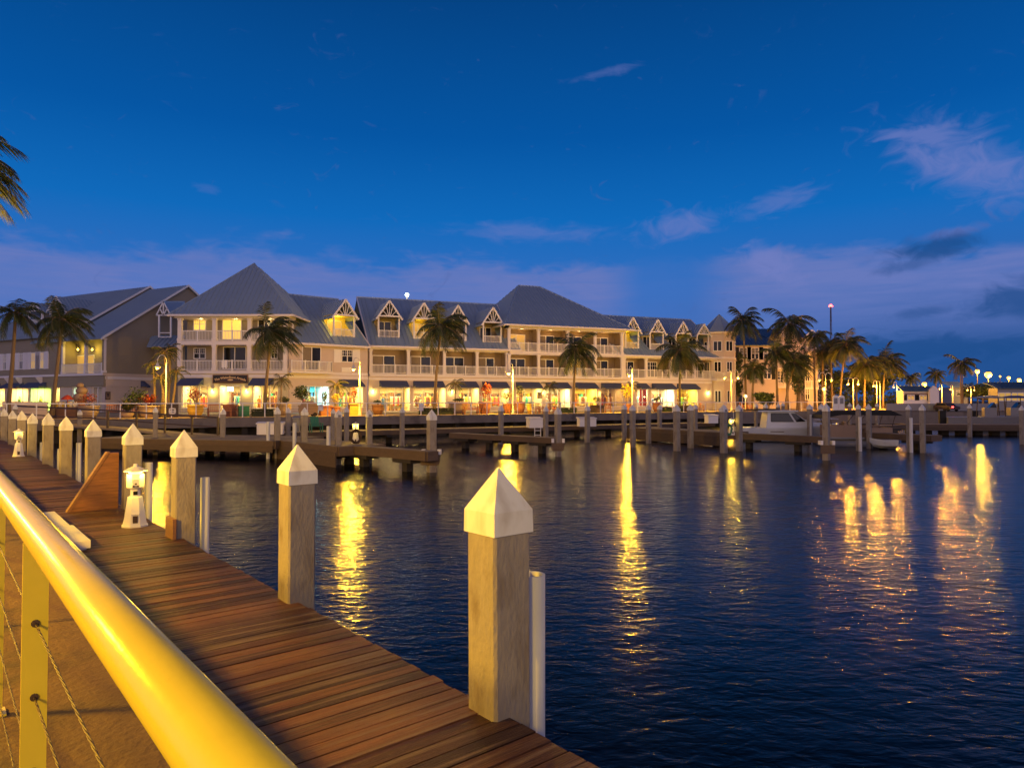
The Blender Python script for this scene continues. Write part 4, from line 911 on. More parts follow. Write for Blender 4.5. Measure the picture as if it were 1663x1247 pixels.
for x0, x1, ya, ye, yf in ((45, 68, 492, 506, 532), (80, 106, 482, 503, 530)):
    d = 3.2; a, c = L0.s_(x0, d), L0.s_(x1, d); mid = (a + c) / 2; z = [zz(L0, (x0 + x1) / 2, y, d) for y in (ya, ye, yf)]
    b = MB(L0); b.box(a, c, d + 1.4, d + 1.5, z[2], z[1]); o = b.build('dormer', M['taupe'], tb)
    b = MB(); 
    for s0 in (a - .3, c + .3): roof_face(b, L0, [(s0, d - .3, z[1] - .25), (mid, d - .3, z[0]), (mid, d + 5, z[0]), (s0, d + 5, z[1] - .25)], (0, 1, 0))
    b.build('dormer_roof', M['roof'], o)
    b = MB(L0)
    for p, q in (((a - .3, z[1] - .25), (mid, z[0])), ((c + .3, z[1] - .25), (mid, z[0])), ((a, z[1]), (c, z[1])), ((mid, z[1]), (mid, z[0]))): b.tube([(p[0], d - .3, p[1]), (q[0], d - .3, q[1])], .1, 4)
    for s_ in (a + .1, c - .1): b.box(s_ - .09, s_ + .09, d - .1, d + .1, z[2], z[1])
    b.build('gable_truss', M['white'], o); railing(L0, a + .2, c - .2, d, z[2], o, n=1, name='dormer_railing')
hotel = hotel_
# ------------------------------------------------------------------ signs
def text_mesh(txt, size, arc=None, bold=.012):
    cu = bpy.data.curves.new('lettering', 'FONT'); cu.body = txt; cu.size = size; cu.align_x = 'CENTER'; cu.extrude = .01; cu.offset = bold; cu.resolution_u = 2
    o = bpy.data.objects.new('lettering', cu); col.objects.link(o); dg = bpy.context.evaluated_depsgraph_get(); me = bpy.data.meshes.new_from_object(o.evaluated_get(dg)); bpy.data.objects.remove(o)
    vs = [tuple(v.co) for v in me.vertices]; fs = [tuple(p.vertices) for p in me.polygons]
    if arc: vs = [((arc + y) * math.sin(x / arc), (arc + y) * math.cos(x / arc) - arc, z) for x, y, z in vs]
    return vs, fs
s0, zt = FL.hit(345.5, 608.5, -.2); s1, z0 = FL.hit(402.5, 622.5, -.2); q = FL(((s0 + s1) / 2, -.15, z0))
t = thing('shop_sign', 'dark shop sign with arched gilt lettering over the pavilion door', 'sign', q)
b = MB(FL); b.box(s0, s1, -.2, -.03, z0, zt); b.build('board', M['signblack'], t)
b = MB(FL); b.box(s0, s1, -.26, -.201, zt - .05, zt); b.box(s0, s1, -.26, -.201, z0, z0 + .05); b.box(s0, s0 + .05, -.26, -.201, z0 + .05, zt - .05); b.box(s1 - .05, s1, -.26, -.201, z0 + .05, zt - .05)
mid = (s0 + s1) / 2; b.box(mid - 1.35, mid + 1.35, -.23, -.201, z0 + .14, z0 + .19); b.build('trim', M['wood'], t)
vs, fs = text_mesh('The Waterfront Arcade', .33, 4.2)
b = MB(lambda p: FL((mid + p[0], -.215 - p[2], z0 + .52 + p[1]))); b.add(vs, fs); b.build('lettering', M['gold'], t)
b = MB(FL); b.prism([(mid + .3 * math.cos(k * .524), -.203, z0 + .36 + .09 * math.sin(k * .524)) for k in range(12)], (0, -.02, 0)); b.build('medallion', M['gold'], t)
b = MB(FL); b.prism([(mid - 1.3, -.203, z0 + .2), (mid + 1.3, -.203, z0 + .2), (mid + .8, -.203, z0 + .42), (mid + .32, -.203, z0 + .48), (mid - .32, -.203, z0 + .48), (mid - .8, -.203, z0 + .42)], (0, -.008, 0)); b.build('panel', M['ink'], t)
s0, zt = L0.hit(105, 615, .2); s1, z0 = L0.hit(123, 622, .2)
b = MB(L0)
def rr(g, dd): return [(s0 - g + .15, dd, z0 - g), (s1 + g - .15, dd, z0 - g), (s1 + g, dd, z0 + .12), (s1 + g, dd, zt - .12), (s1 + g - .15, dd, zt + g), (s0 - g + .15, dd, zt + g), (s0 - g, dd, zt - .12), (s0 - g, dd, z0 + .12)]
t = thing('shop_sign', 'small white shop sign with rounded ends on the taupe building', 'sign', L0((s0, .1, z0)))
b.prism(rr(.1, .16), (0, .1, 0)); b.build('frame', M['rust'], t); b = MB(L0); b.prism(rr(0, .13), (0, .025, 0)); b.build('board', M['white'], t)
b = MB(L0); zz_ = (z0 + zt) / 2
for k, h in enumerate((.3, .22, .2, .24, .2, .26, .2)): x = s0 + .2 + k * (s1 - s0 - .4) / 6; b.box(x - .07, x + .04, .115, .129, zz_ - .14, zz_ - .14 + h); b.box(x + .04, x + .09, .115, .129, zz_ - .14, zz_ - .06)
b.build('lettering', M['ink'], t)
def a_board(F, x, y0, y1, w, d, label, frame='rust', face='white', emblem=True):
    s_, z1 = F.hit(x, y0, d); z0 = ZP if d > .3 else F.hit(x, y1, d)[1]
    wd = w / F_px(F, x, d); q = F((s_, d, z0)); t = thing('sign_board', label, 'sign', q)
    b = MB(F); b.box(s_ - wd / 2, s_ + wd / 2, d, d + .06, z0 + .05, z1); b.build('board', M[frame], t)
    h = z1 - z0; c = (s_, z0 + h * .5)
    b = MB(F); r = min(wd, h) * .3; b.prism([(c[0] + r * p[0], d - .012, c[1] + r * p[1]) for p in ((-.9, -.75), (0, -1.0), (.9, -.75), (1, 0), (.9, .8), (0, 1), (-.9, .8), (-1, 0))], (0, .01, 0)); b.build('emblem', M[face], t)
    if emblem:
        b = MB(F); b.box(c[0] - r * .45, c[0] + r * .45, d - .02, d - .013, c[1] - r * .35, c[1] - r * .25); b.box(c[0] - r * .5, c[0] + r * .5, d - .02, d - .013, c[1] + r * .2, c[1] + r * .5); b.build('lettering', M['ink'], t)
    return t
_Fpx = F
def F_px(Fr, x, d): return _Fpx / Fr((Fr.s_(x, d), d, ZP))[1]
a_board(PF, 280, 656, 672, 18, .42, 'dark sign panel with a white emblem fixed behind the promenade rail')
a_board(PF, 700 - 16, 656, 668, 8, .3, 'small white notice hanging on the promenade rail in front of the yellow shop', 'trim', 'trim', False)
a_board(PF, 521, 657, 668, 8, .3, 'small white notice hanging on the promenade rail in front of the turquoise shop', 'trim', 'trim', False)
def frame_pic(Fr, x0, x1, y0, y1, d, label):
    a, z1 = Fr.hit(x0, y0, d); c, z0 = Fr.hit(x1, y1, d); t = thing('menu_board', label, 'sign', Fr((a, d, z0)))
    b = MB(Fr); b.box(a, c, d - .04, d, z0, z1); b.build('frame', M['rust'], t); b = MB(Fr); b.box(a + .09, c - .09, d - .05, d - .041, z0 + .09, z1 - .09); b.build('sheet', M['beige'], t)
    b = MB(Fr); m_ = (a + c) / 2; b.prism([(m_ - .16, d - .058, z0 + .75), (m_ + .16, d - .058, z0 + .75), (m_ + .1, d - .058, z0 + .45), (m_, d - .058, z0 + .2), (m_ - .1, d - .058, z0 + .45)], (0, .006, 0)); b.build('lettering', M['ink'], t)
frame_pic(FW, 872.5, 880.5, 637, 647, -.005, 'framed menu board on the pier behind the potted palm of the middle pavilion')
frame_pic(FK, 171, 179, 636, 649, -.03, 'pink framed menu board on the corner of the taupe building')
# ------------------------------------------------------------------ goods in the shops
def shelf(Fr, s_, d, w, cols_, label, grp):
    q = Fr((s_, d, ZP + .02)); t = thing('display_shelf', label, 'display shelf', q, group=grp)
    b = MB(Fr)
    for z in (.1, .65, 1.2, 1.75, 2.2): b.box(s_ - w / 2, s_ + w / 2, d, d + .4, ZP + z - .04, ZP + z)
    b.box(s_ - w / 2 - .05, s_ - w / 2, d, d + .4, ZP + .021, ZP + 2.25); b.box(s_ + w / 2, s_ + w / 2 + .05, d, d + .4, ZP + .021, ZP + 2.25); b.build('frame', M['wood'], t)
    b = MB(Fr)
    for z in (.1, .65, 1.2, 1.75):
        x = s_ - w / 2 + .05
        while x < s_ + w / 2 - .3:
            ww = random.uniform(.12, .35); h = random.uniform(.18, .5); b.mi = random.randrange(len(cols_))
            if random.random() < .8:
                if random.random() < .5: b.box(x, x + ww * .85, d + .02, d + .34, ZP + z + .002, ZP + z + h)
                else: b.lathe([(ww * .3, 0), (ww * .42, h * .4), (ww * .25, h * .8), (ww * .15, h)], (x + ww * .42, d + .18, ZP + z + .002), 8)
            x += ww + .04
    b.build('goods', [GOODS[c] for c in cols_], t)
def rack(Fr, s_, d, w, cols_, label, grp):
    t = thing('clothes_rack', label, 'clothes rack', Fr((s_, d, ZP + .02)), group=grp); b = MB(Fr)
    for x in (s_ - w / 2, s_ + w / 2): b.tube([(x, d, ZP + .05), (x, d, ZP + 1.75)], .03, 6); b.box(x - .03, x + .03, d - .3, d + .3, ZP + .021, ZP + .06)
    b.tube([(s_ - w / 2, d, ZP + 1.72), (s_ + w / 2, d, ZP + 1.72)], .025, 6); b.build('frame', M['cable'], t)
    b = MB(Fr); n = int(w / .16)
    for k in range(n):
        x = s_ - w / 2 + .1 + k * (w - .2) / max(1, n - 1); h = random.uniform(.75, 1.15); b.mi = random.randrange(len(cols_)); b.prism([(x - .05, d - .22, ZP + 1.66), (x - .05, d, ZP + 1.73), (x - .05, d + .22, ZP + 1.66), (x - .05, d + .26, ZP + 1.66 - h), (x - .05, d - .26, ZP + 1.66 - h)], (.1, 0, 0))
    b.build('garments', [GOODS[c] for c in cols_], t)
def mannequin(Fr, s_, d, c, label, grp):
    t = thing('mannequin', label, 'mannequin', Fr((s_, d, ZP + .02)), group=grp); Q = Fr((s_, d, 0)); T = LOC(Q[0], Q[1], Fr.ang())
    b = MB(T); b.lathe([(.2, .021 + ZP), (.2, .05 + ZP), (.03, .07 + ZP), (.03, .9 + ZP)], n=10); b.ball((0, 0, ZP + 1.72), .1, 1.25, 10, 6); b.lathe([(.05, ZP + 1.5), (.045, ZP + 1.62)], n=8); b.build('stand', M['skin'], t)
    b = MB(T); b.lathe([(.24, ZP + .55), (.19, ZP + .95), (.13, ZP + 1.12), (.17, ZP + 1.35), (.19, ZP + 1.45), (.06, ZP + 1.53)], n=12)
    for sg in (-1, 1): b.tube([(sg * .17, 0, ZP + 1.44), (sg * .25, -.03, ZP + 1.2), (sg * .24, -.08, ZP + 1.0)], [.06, .05, .035], 8)
    b.build('dress', GOODS[c], t)
PAL = [[0, 3, 5], [1, 0, 5, 3], [2, 5, 6], [3, 8, 0, 5], [4, 0, 5], [6, 1, 0], [7, 2, 5], [0, 1, 3, 4]]; CN = 'yellow orange teal brown green cream red blue black'.split()
for i, (Fr, a, c, d, nm, o) in enumerate(SHOPS):
    w = c - a; p = PAL[i % 8]; g = 'goods displayed in the lit shops'; cn = CN[p[0]]
    if w > 1.2: shelf(Fr, a + w * .3, d + 2.9, w * .42, p + [8], f'shelf of {cn} goods, shop by the {nm}', g)
    if w > 2.2: shelf(Fr, a + w * .76, d + 3.0, w * .34, PAL[(i + 3) % 8] + [8], f'narrower right shelf, shop by the {nm}', g)
    if w > 1.8: rack(Fr, a + w * .6, d + 1.7, w * .34, PAL[(i + 5) % 8], f'rack of clothes, shop by the {nm}', g)
    if w > 2.5: mannequin(Fr, a + w * .16, d + .9, (i * 5) % 9, f'{CN[(i*5)%9]} dressed mannequin, shop by the {nm}', g)
s_ = FW.s_(1047.5); t = thing('curtain', 'tall red curtain hanging at the bright shop near the last awnings', 'curtain', FW((s_, .5, ZP)))
b = MB(FW)
for k in range(7): b.tube([(s_ - .5 + k * .16, .5 + .05 * (k % 2), ZP + .03), (s_ - .45 + k * .15, .5 + .05 * (k % 2), ZP + 2.84)], .1, 6)
b.build('cloth', M['red_cloth'], t)
# turquoise wall pictures and tv screens
s0, z1 = FA.hit(504, 627, 3.3); s1, z0 = FA.hit(524, 645, 3.3)
b = MB(FA); b.box(s0, s1, 3.35, 3.42, z0, z1); tag(b.build('wall_panel', mat('turquoise_panel', (.1, .55, .6), .5, .3, 1.2, island=0)), 'turquoise painted wall panel inside the cyan lit shop', 'wall panel')
for i, x in enumerate((371.5, 376.5)):
    s_, z_ = FL.hit(x, 632, 1.2); t = thing('screen', f'bright screen hanging inside the lettered shop door, {("left", "right")[i]} of two', 'screen', FL((s_, 1.2, z_)))
    b = MB(FL); b.box(s_ - .18, s_ + .18, 1.2, 1.26, z_ - .26, z_ + .26); b.build('casing', M['black'], t); b = MB(FL); b.box(s_ - .15, s_ + .15, 1.19, 1.199, z_ - .22, z_ + .22); b.build('display', M['bulbw'] if 0 else mat('lit_screen', (.9, .9, .9), .5, emit=1.6, ecol=(.9, .95, 1)), t)
# ------------------------------------------------------------------ promenade fence
PE = PF.s_(1203)
fn = thing('promenade_fence', 'long white promenade fence with thin posts and a level top rail', 'fence', PF((0, .3, ZP)))
b = MB(PF); b.box(-14, PE, .26, .34, ZP + 1.04, ZP + 1.11); b.build('top_rail', M['white'], fn)
for k in range(46):
    s_ = -13.5 + k * (PE + 13) / 45; b = MB(PF); b.box(s_ - .035, s_ + .035, .265, .335, ZP, ZP + 1.04); b.build('post', M['white'], fn)
for h in range(4): b = MB(PF); b.tube([(-14, .3, ZP + .22 + .2 * h), (PE, .3, ZP + .22 + .2 * h)], .008, 5); b.build('cable', M['cable'], fn)
FQ = Frame(PF((PE, .3, 0)), G(1352, 667, ZP)); fr_ = thing('promenade_fence', 'short white fence turning the corner behind the cabin boat', 'fence', FQ((0, 0, ZP)))
b = MB(FQ); b.box(0, FQ.len, -.04, .04, ZP + 1.04, ZP + 1.11); b.build('top_rail', M['white'], fr_)
for k in range(8): b = MB(FQ); s_ = .4 + k * FQ.len / 8; b.box(s_ - .035, s_ + .035, -.035, .035, ZP, ZP + 1.04); b.build('post', M['white'], fr_)
b = MB(FQ); b.box(0, FQ.len + 4, -.2, .2, .2, ZP - .006); tag(b.build('quay_edge', M['wall']), 'short concrete quay edge behind the cabin boat', 'quay wall')
# ------------------------------------------------------------------ planters, benches, chairs on the promenade
PLT = [0]
def pot(x, d, r, h, mat_, label, plant, ph, pr, leaf='leafdark', n=300, cat='potted plant', sz=.07, square=False):
    q = PF((PF.s_(x, d), d, ZP)); t = thing('potted_plant', label, cat, q, group='potted plants on the promenade'); T = LOC(q[0], q[1], PF.ang())
    b = MB(T)
    if square: b.prism([(-r * .85, -r * .85, ZP), (r * .85, -r * .85, ZP), (r * .85, r * .85, ZP), (-r * .85, r * .85, ZP)], (0, 0, h * .96)); b.prism([(-r, -r, ZP + h * .9), (r, -r, ZP + h * .9), (r, r, ZP + h * .9), (-r, r, ZP + h * .9)], (0, 0, h * .1 + .01))
    else: b.lathe([(r * .6, ZP), (r * .95, ZP + h * .55), (r * .88, ZP + h * .85), (r, ZP + h * .9), (r, ZP + h), (r * .85, ZP + h), (r * .8, ZP + h * .9)], n=14)
    b.build('pot', M[mat_], t, not square)
    PLT[0] += 1; rd = random.Random(PLT[0])
    b = MB(T); b.mi = 1
    for k in range(5): a = k * 1.3; b.tube([(0, 0, ZP + h * .9), (pr * .3 * math.cos(a), pr * .3 * math.sin(a), ZP + h + ph * .4), (pr * .55 * math.cos(a + .5), pr * .55 * math.sin(a + .5), ZP + h + ph * .75)], [.03, .02, .01], 5)
    b.mi = 0
    if plant == 'bush':
        for k in range(4): leafball(b, (rd.uniform(-.3, .3) * pr, rd.uniform(-.3, .3) * pr, ZP + h + ph * rd.uniform(.4, .75)), pr * .7, pr * .7, ph * .32, n // 4, sz, k + int(x))
    else:   # arching strap leaves
        for k in range(n // 8):
            a = rd.uniform(0, 6.28); e = rd.uniform(.5, 1.4); L = ph * rd.uniform(.7, 1.1); p = Vector((0, 0, ZP + h * .95)); dd = Vector((math.cos(a) * math.cos(e), math.sin(a) * math.cos(e), math.sin(e))); s_ = Vector((-math.sin(a), math.cos(a), 0)) * sz * .6
            m_ = p + dd * L * .6; e_ = p + dd * L + Vector((math.cos(a), math.sin(a), -.6)) * L * .2
            b.add([p - s_, p + s_, m_ + s_, m_ - s_, e_], [(0, 1, 2, 3), (3, 2, 4)])
    b.build('leaves', [M[leaf], M['trunk']], t)
pot(318, 2.2, .62, .95, 'yellowpot', 'ochre glazed pot with a red flowering bush left of the lettered shop door', 'bush', 1.5, .75, 'flower', 420)
pot(462, 5, .62, 1.0, 'stonepot', 'stone pot with a low dark shrub at the right corner of the left pavilion', 'bush', .7, .6)
pot(494, 1.6, .5, .9, 'stonepot', 'round leafy bush in a pale pot in front of the turquoise shop', 'bush', 2.0, .95, 'leafdark', 700, sz=.1)
pot(528, 2.6, .5, .85, 'clay', 'square clay planter with thin upright shrub right of the turquoise shop', 'bush', 1.5, .42, square=True)
pot(545, 3, .45, .75, 'clay', 'orange clay pot with broad yellow leaves beside the turquoise shop', 'bush', 1.2, .5, 'yellowleaf')
pot(575, 3, .6, 1.05, 'yellowpot', 'large square ochre planter with orange flowers behind the second street lamp', 'bush', 1.5, .5, 'flower', square=True)
pot(614, 6, .6, .9, 'wood', 'brown wooden planter beside the first wall lamp of the long wing', 'bush', .5, .5)
pot(744, 4, 1.0, 1.15, 'stonepot', 'wide white tub planter right of the thickest palm trunk', 'bush', .4, .7)
pot(787, 3.2, .62, 1.2, 'clay', 'tall clay pot with red and green leaves left of the middle street lamp', 'bush', 2.1, .75, 'flower', 420, sz=.1)
pot(824, 5, .55, .95, 'clay', 'clay pot with bright yellow croton behind the middle street lamp', 'bush', 1.2, .8, 'yellowleaf', 360)
pot(844, 4, .6, 1.15, 'clay', 'dark tall shrub in a clay pot right of the middle street lamp', 'bush', 1.9, .55)
pot(861, 1.4, .36, .95, 'yellowpot', 'yellow barrel shaped pot in front of the menu board', 'strap', .3, .2)
pot(970, 2.2, .6, .8, 'rust', 'dark square planter with broad green leaves left of the white piling', 'bush', 1.0, .8, square=True)
pot(1018, 3.5, .5, .9, 'clay', 'clay pot with tall yellow leafed shrub beside the fourth street lamp', 'bush', 2.4, .95, 'yellowleaf', 420, sz=.1)
pot(1066, 3.5, .5, 1.1, 'clay', 'round clay pot with a dark green tuft under the last awnings', 'bush', .7, .5)
pot(1113, 3.0, .5, .7, 'rust', 'tangled brown and yellow shrub pot right of the last palm trunk', 'bush', 1.8, .8, 'yellowleaf')
pot(144, 3.6, .75, .9, 'stonepot', 'grey pot with dark red spreading leaves in front of the mint doorway', 'bush', .9, .9, 'flower')
pot(242, 3.0, .8, .9, 'stonepot', 'wide planter with orange spiky leaves left of the pavilion street lamp', 'strap', 1.1, .6, 'flower', 500, sz=.1)
pot(222, 4.6, .5, .4, 'stonepot', 'round dark green bush left of the bushy palms', 'bush', 1.9, 1.2, 'leafdark', 700, sz=.1)
pot(207, 2.6, .5, .5, 'stonepot', 'low spiky green plant in front of the large yellow shop window', 'strap', 1.2, .6, 'leaf', 500, sz=.1)
for x, y, d, lb in ((455, 617, 4, 'small potted palm at the right corner of the left pavilion'), (546, 626, 4, 'small potted palm left of the ochre planter'), (739, 624, 4, 'small palm in the wide white tub planter'), (893, 627, 4, 'small potted palm beside the menu board of the middle pavilion'), (1024, 627, 4.5, 'small palm behind the fourth street lamp')):
    Y = promY(x, d); palm(x, y, x, Y, 1.25, lb, 'potted palm', 'small promenade palms', wide=.07, zb=ZP + .3, name='small_palm_tree')
def hedge(x0, x1, d, h, label):
    a, c = PF.s_(x0, d), PF.s_(x1, d); b = MB(PF); rd = random.Random(int(x0)); n = int((c - a) * 320)
    for k in range(n):
        p = Vector((rd.uniform(a, c), d + rd.uniform(0, .9), ZP + h * (1 - rd.random() ** 2.2))); s_ = .09
        v = Vector((rd.uniform(-1, 1), rd.uniform(-1, 1), rd.uniform(-1, 1))).normalized(); u = v.cross(Vector((.3, .2, 1))).normalized(); b.add([p - v * s_, p + u * s_ * .5, p + v * s_, p - u * s_ * .5], [(0, 1, 2, 3)])
    b.box(a + .1, c - .1, d + .1, d + .8, ZP, ZP + h * .75); tag(b.build('hedge', M['hedge']), label, 'hedge', 'low hedges round the palm trunks')
hedge(410, 447, 2.8, .55, 'low clipped hedge round the palm trunk of the left pavilion'); hedge(684, 738, 2.6, .55, 'low clipped hedge round the thickest palm trunk'); hedge(914, 938, 2.6, .5, 'low clipped hedge round the palm trunk of the middle pavilion'); hedge(1082, 1094, 2.8, .5, 'low clipped hedge left of the last palm trunk'); hedge(1106, 1122, 2.8, .5, 'low clipped hedge right of the last palm trunk')
def bench(x, d, w, rz, label, mat_='bench', name='bench', cat='bench', grp='benches on the promenade'):
    q = PF((PF.s_(x, d), d, ZP)); t = thing(name, label, cat, q, group=grp); T = LOC(q[0], q[1], PF.ang() + rz); h = w / 2
    b = MB(T)
    for k in range(5): b.box(-h, h, -.25 + k * .1, -.17 + k * .1, ZP + .42, ZP + .45)
    b.build('seat', M[mat_], t); b = MB(T); n = max(4, int(w / .14))
    for k in range(n): x_ = -h + .05 + k * (w - .1) / (n - 1); b.box(x_ - .03, x_ + .03, .24, .27, ZP + .5, ZP + .92)
    b.box(-h, h, .22, .28, ZP + .92, ZP + .99); b.box(-h, h, .22, .28, ZP + .46, ZP + .5); b.build('backrest', M[mat_], t)
    for sx in (-h + .04, h - .04):
        b = MB(T); b.box(sx - .04, sx + .04, -.28, -.2, ZP, ZP + .66); b.box(sx - .04, sx + .04, .2, .28, ZP, ZP + .42); b.box(sx - .05, sx + .05, -.3, .22, ZP + .66, ZP + .7); b.build('side_frame', M[mat_], t)
bench(357, 2.4, 1.7, math.pi, 'slatted brown bench seen from behind before the lettered shop door'); bench(201, 3.4, 2.2, math.pi, 'long slatted teak bench below the large yellow shop window'); bench(765, 2.4, 1.6, 0, 'slatted teak bench right of the wide white tub')
C_ = 'wooden chairs on the promenade'
for x, d, rz, lb in ((780, 2.6, -.5, 'small teak chair between the bench and the tall clay pot'), (378, 4, .2, 'reddish wooden chair in front of the lettered shop door'), (828, 2.2, .3, 'teak chair under the yellow croton'), (876, 3, .1, 'teak chair below the framed menu board'), (895, 2.6, -.3, 'brown chair in front of the goods window of the middle pavilion'), (964, 2.8, .3, 'left wooden chair of the pair before the dim lounge'), (987, 2.6, -.6, 'right wooden chair of the pair before the dim lounge'),
        (1128, 2.6, -.5, 'reddish wooden chair right of the last palm'), (1140, 3.0, .4, 'wooden chair before the brown shop wall by the turret'), (1206, 1.4, 0, 'orange lit chair right of the two armed corner lamp'), (1216, 2.0, .2, 'second orange lit chair right of the corner lamp')):
    bench(x, d, .62, rz, lb, name='wooden_chair', cat='chair', grp=C_)
def box_thing(name, x, d, w, dp, h, mat_, label, cat):
    q = PF((PF.s_(x, d), d, ZP)); T = LOC(q[0], q[1], PF.ang()); t = thing(name, label, cat, q); b = MB(T); b.box(-w / 2, w / 2, -dp / 2, dp / 2, ZP, ZP + h * .9); b.build('body', M[mat_], t)
    b = MB(T); b.box(-w / 2 - .03, w / 2 + .03, -dp / 2 - .03, dp / 2 + .03, ZP + h * .9 + .002, ZP + h); b.build('lid', M[mat_], t); b = MB(T); b.box(-.08, .08, -dp / 2 - .06, -dp / 2, ZP + h * .7, ZP + h * .76); b.build('handle', M['rust'], t)
box_thing('chest', 373, 5, .95, .6, .9, 'bench', 'reddish wooden chest behind the slatted bench at the lettered door', 'chest')
box_thing('counter', 396, 4.6, .8, .6, .85, 'green', 'small green counter right of the lettered shop door', 'counter')
box_thing('counter', 42, 4.2, 2.6, .8, 1.2, 'cream', 'cream shop counter in front of the red framed shop', 'counter')
# rounded white cart and arched board
q = PF((PF.s_(502, 1.2), 1.2, ZP)); t = thing('cart', 'pale round topped cart behind the pilings in front of the turquoise shop', 'cart', q); T = LOC(q[0], q[1], PF.ang())
b = MB(T); b.prism([(-.65, -.35, ZP + .15)] + [(.65 * math.cos(math.pi * k / 10), -.35, ZP + .75 + .5 * math.sin(math.pi * k / 10)) for k in range(10, -1, -1)] + [(.65, -.35, ZP + .15)], (0, .7, 0)); b.build('body', M['beige'], t)
for x in (-.4, .4): b = MB(T); b.tube([(x, -.45, ZP + .16), (x, .45, ZP + .16)], .16, 12); b.build('wheel', M['black'], t)
# ice cream figure and fruit stall at the left shop
q = PF((PF.s_(131, 5), 5, ZP)); t = thing('cone_display', 'tall ice cream cone display with pink top by the pale green door', 'shop display', q); T = LOC(q[0], q[1], 0)
b = MB(T); b.lathe([(.3, ZP), (.3, ZP + .06), (.1, ZP + .1), (.42, ZP + 1.25)], n=12); b.build('cone', M['clay'], t); b = MB(T); b.ball((0, 0, ZP + 1.5), .5, .8, 12, 7); b.ball((.1, 0, ZP + 2.0), .4, .8, 12, 7); b.ball((-.05, 0, ZP + 2.4), .27, .8, 12, 7); b.build('scoops', M['beige'], t, True)
q = PF((PF.s_(110, 5), 5, ZP)); t = thing('goods_stand', 'cluttered stand with red hat and white bottles by the pale green door', 'stand', q); T = LOC(q[0], q[1], 0); b = MB(T); b.box(-.9, .9, -.4, .4, ZP, ZP + .8); b.build('table', M['wood'], t)
b = MB(T); rd = random.Random(5)
for k in range(26): b.mi = rd.randrange(4); x, y = rd.uniform(-.8, .8), rd.uniform(-.3, .3); b.lathe([(.09, 0), (.12, .12), (.06, .3), (.03, .4)], (x, y, ZP + .802), 8)
b.build('goods', [GOODS[c] for c in (5, 5, 7, 0)], t); b = MB(T); b.lathe([(.42, 1.35), (.4, 1.42), (.2, 1.62), (.02, 1.7)], (0, 0, ZP), 12); b.lathe([(.03, .8), (.03, 1.36)], (0, 0, ZP), 8); b.build('hat', M['red_cloth'], t)
#PART6
# ------------------------------------------------------------------ docks across the basin
def dock(a, c, width, label, th=.32, fas=0.0, posts=3, tilt=0.0, pw=.16, nm='dock'):
    """dock whose near edge runs through two pixels at deck height"""
    A, C = G(*a, ZD), G(*c, ZD); Fr = Frame(A, C); t = thing(nm, label, 'dock', (A.x, A.y, 0), group='docks across the basin'); L = Fr.len
    b = MB(Fr); n = int(L / .3)
    for k in range(n): b.box(k * L / n, (k + .93) * L / n, 0, width, ZD - .05, ZD + random.uniform(-.004, .004))
    b.build('deck', M['greydeck'], t)
    b = MB(Fr); b.box(-.02, L + .02, -.07, -.005, ZD - th, ZD - .01); b.box(-.02, L + .02, width + .005, width + .07, ZD - th, ZD - .01); b.box(-.09, -.022, 0, width, ZD - th, ZD - .01); b.box(L + .022, L + .09, 0, width, ZD - th, ZD - .01)
    if fas: b.box(0, L, -.13, -.072, ZD - fas, ZD - th * .6)
    b.build('fascia', M['oldwood'], t)
    for k in range(posts):
        s_ = L * (k + .5) / posts; b = MB(Fr); b.box(s_ - pw, s_ + pw, width * .5 - pw, width * .5 + pw, -2, ZD - th - .16); b.box(s_ - .6, s_ + .6, -.05, width + .05, ZD - th - .16, ZD - th * .5 - .05); b.build('support_post', M['dark'], t)
    return Fr, t
FD0, _ = dock((150, 711), (445, 716), 4.6, 'wide cross dock with a dark gangway railing at the left end of the basin', .4, .55, 5)
FD1, _ = dock((443, 703), (1160, 686.5), 2.2, 'long lit dock running below the promenade seawall', .3, .0, 12)
FF1, _ = dock((446, 714), (549, 725), 2.3, 'broad finger dock with high timber sides at the left', .42, .95, 3)
dock((552, 722), (692, 733), .55, 'narrow catwalk leading to the lone piling with white brackets at the left', .38, 0, 2)
dock((731, 703), (897, 711), .7, 'narrow catwalk ending at the piling in the middle of the basin', .3, 0, 4)
dock((1020, 694), (1170, 702), 2.4, 'broad finger dock with tall timber side right of the middle', .4, .85, 3)
dock((1176, 702.5), (1335, 709), .6, 'narrow catwalk passing in front of the cabin boat', .36, 0, 2)
dock((1400, 702), (1510, 707), 1.0, 'narrow dock in front of the pontoon boat', .35, 0, 2)
dock((1345, 694), (1470, 690), 1.6, 'dock behind the pontoon boat under the right quay', .3, 0, 4)
dock((1475, 689), (1700, 690), 2.6, 'long dark dock below the right quay wall', .35, .5, 8, pw=.3)
# gangway with dark railing
gp = [D(26, 659, 48), D(175, 666.5, 43.5), D(222, 669.5, 42.5), D(268, 673, 41.5), D(312, 675.5, 40.6), D(354, 678, 39.8)]
t = thing('gangway', 'dark railed gangway sloping down from the promenade to the left cross dock', 'gangway', gp[0])
b = MB()
for i in range(5): b.tube([gp[i], gp[i + 1]], .05, 6); b.tube([gp[i] - Vector((0, 0, .55)), gp[i + 1] - Vector((0, 0, .55))], .035, 6)
b.build('rail', M['rust'], t)
for p in gp: b = MB(); b.box(p.x - .05, p.x + .05, p.y - .05, p.y + .05, p.z - 1.1, p.z); b.build('post', M['rust'], t)
b = MB()
for i in range(5):
    p, q = gp[i], gp[i + 1]; z = Vector((0, 0, -1.1)); w = Vector((.3, 1.5, 0)); b.prism([tuple(p + z), tuple(q + z), tuple(q + z + w), tuple(p + z + w)], (0, 0, -.12))
b.build('ramp', M['greydeck'], t)
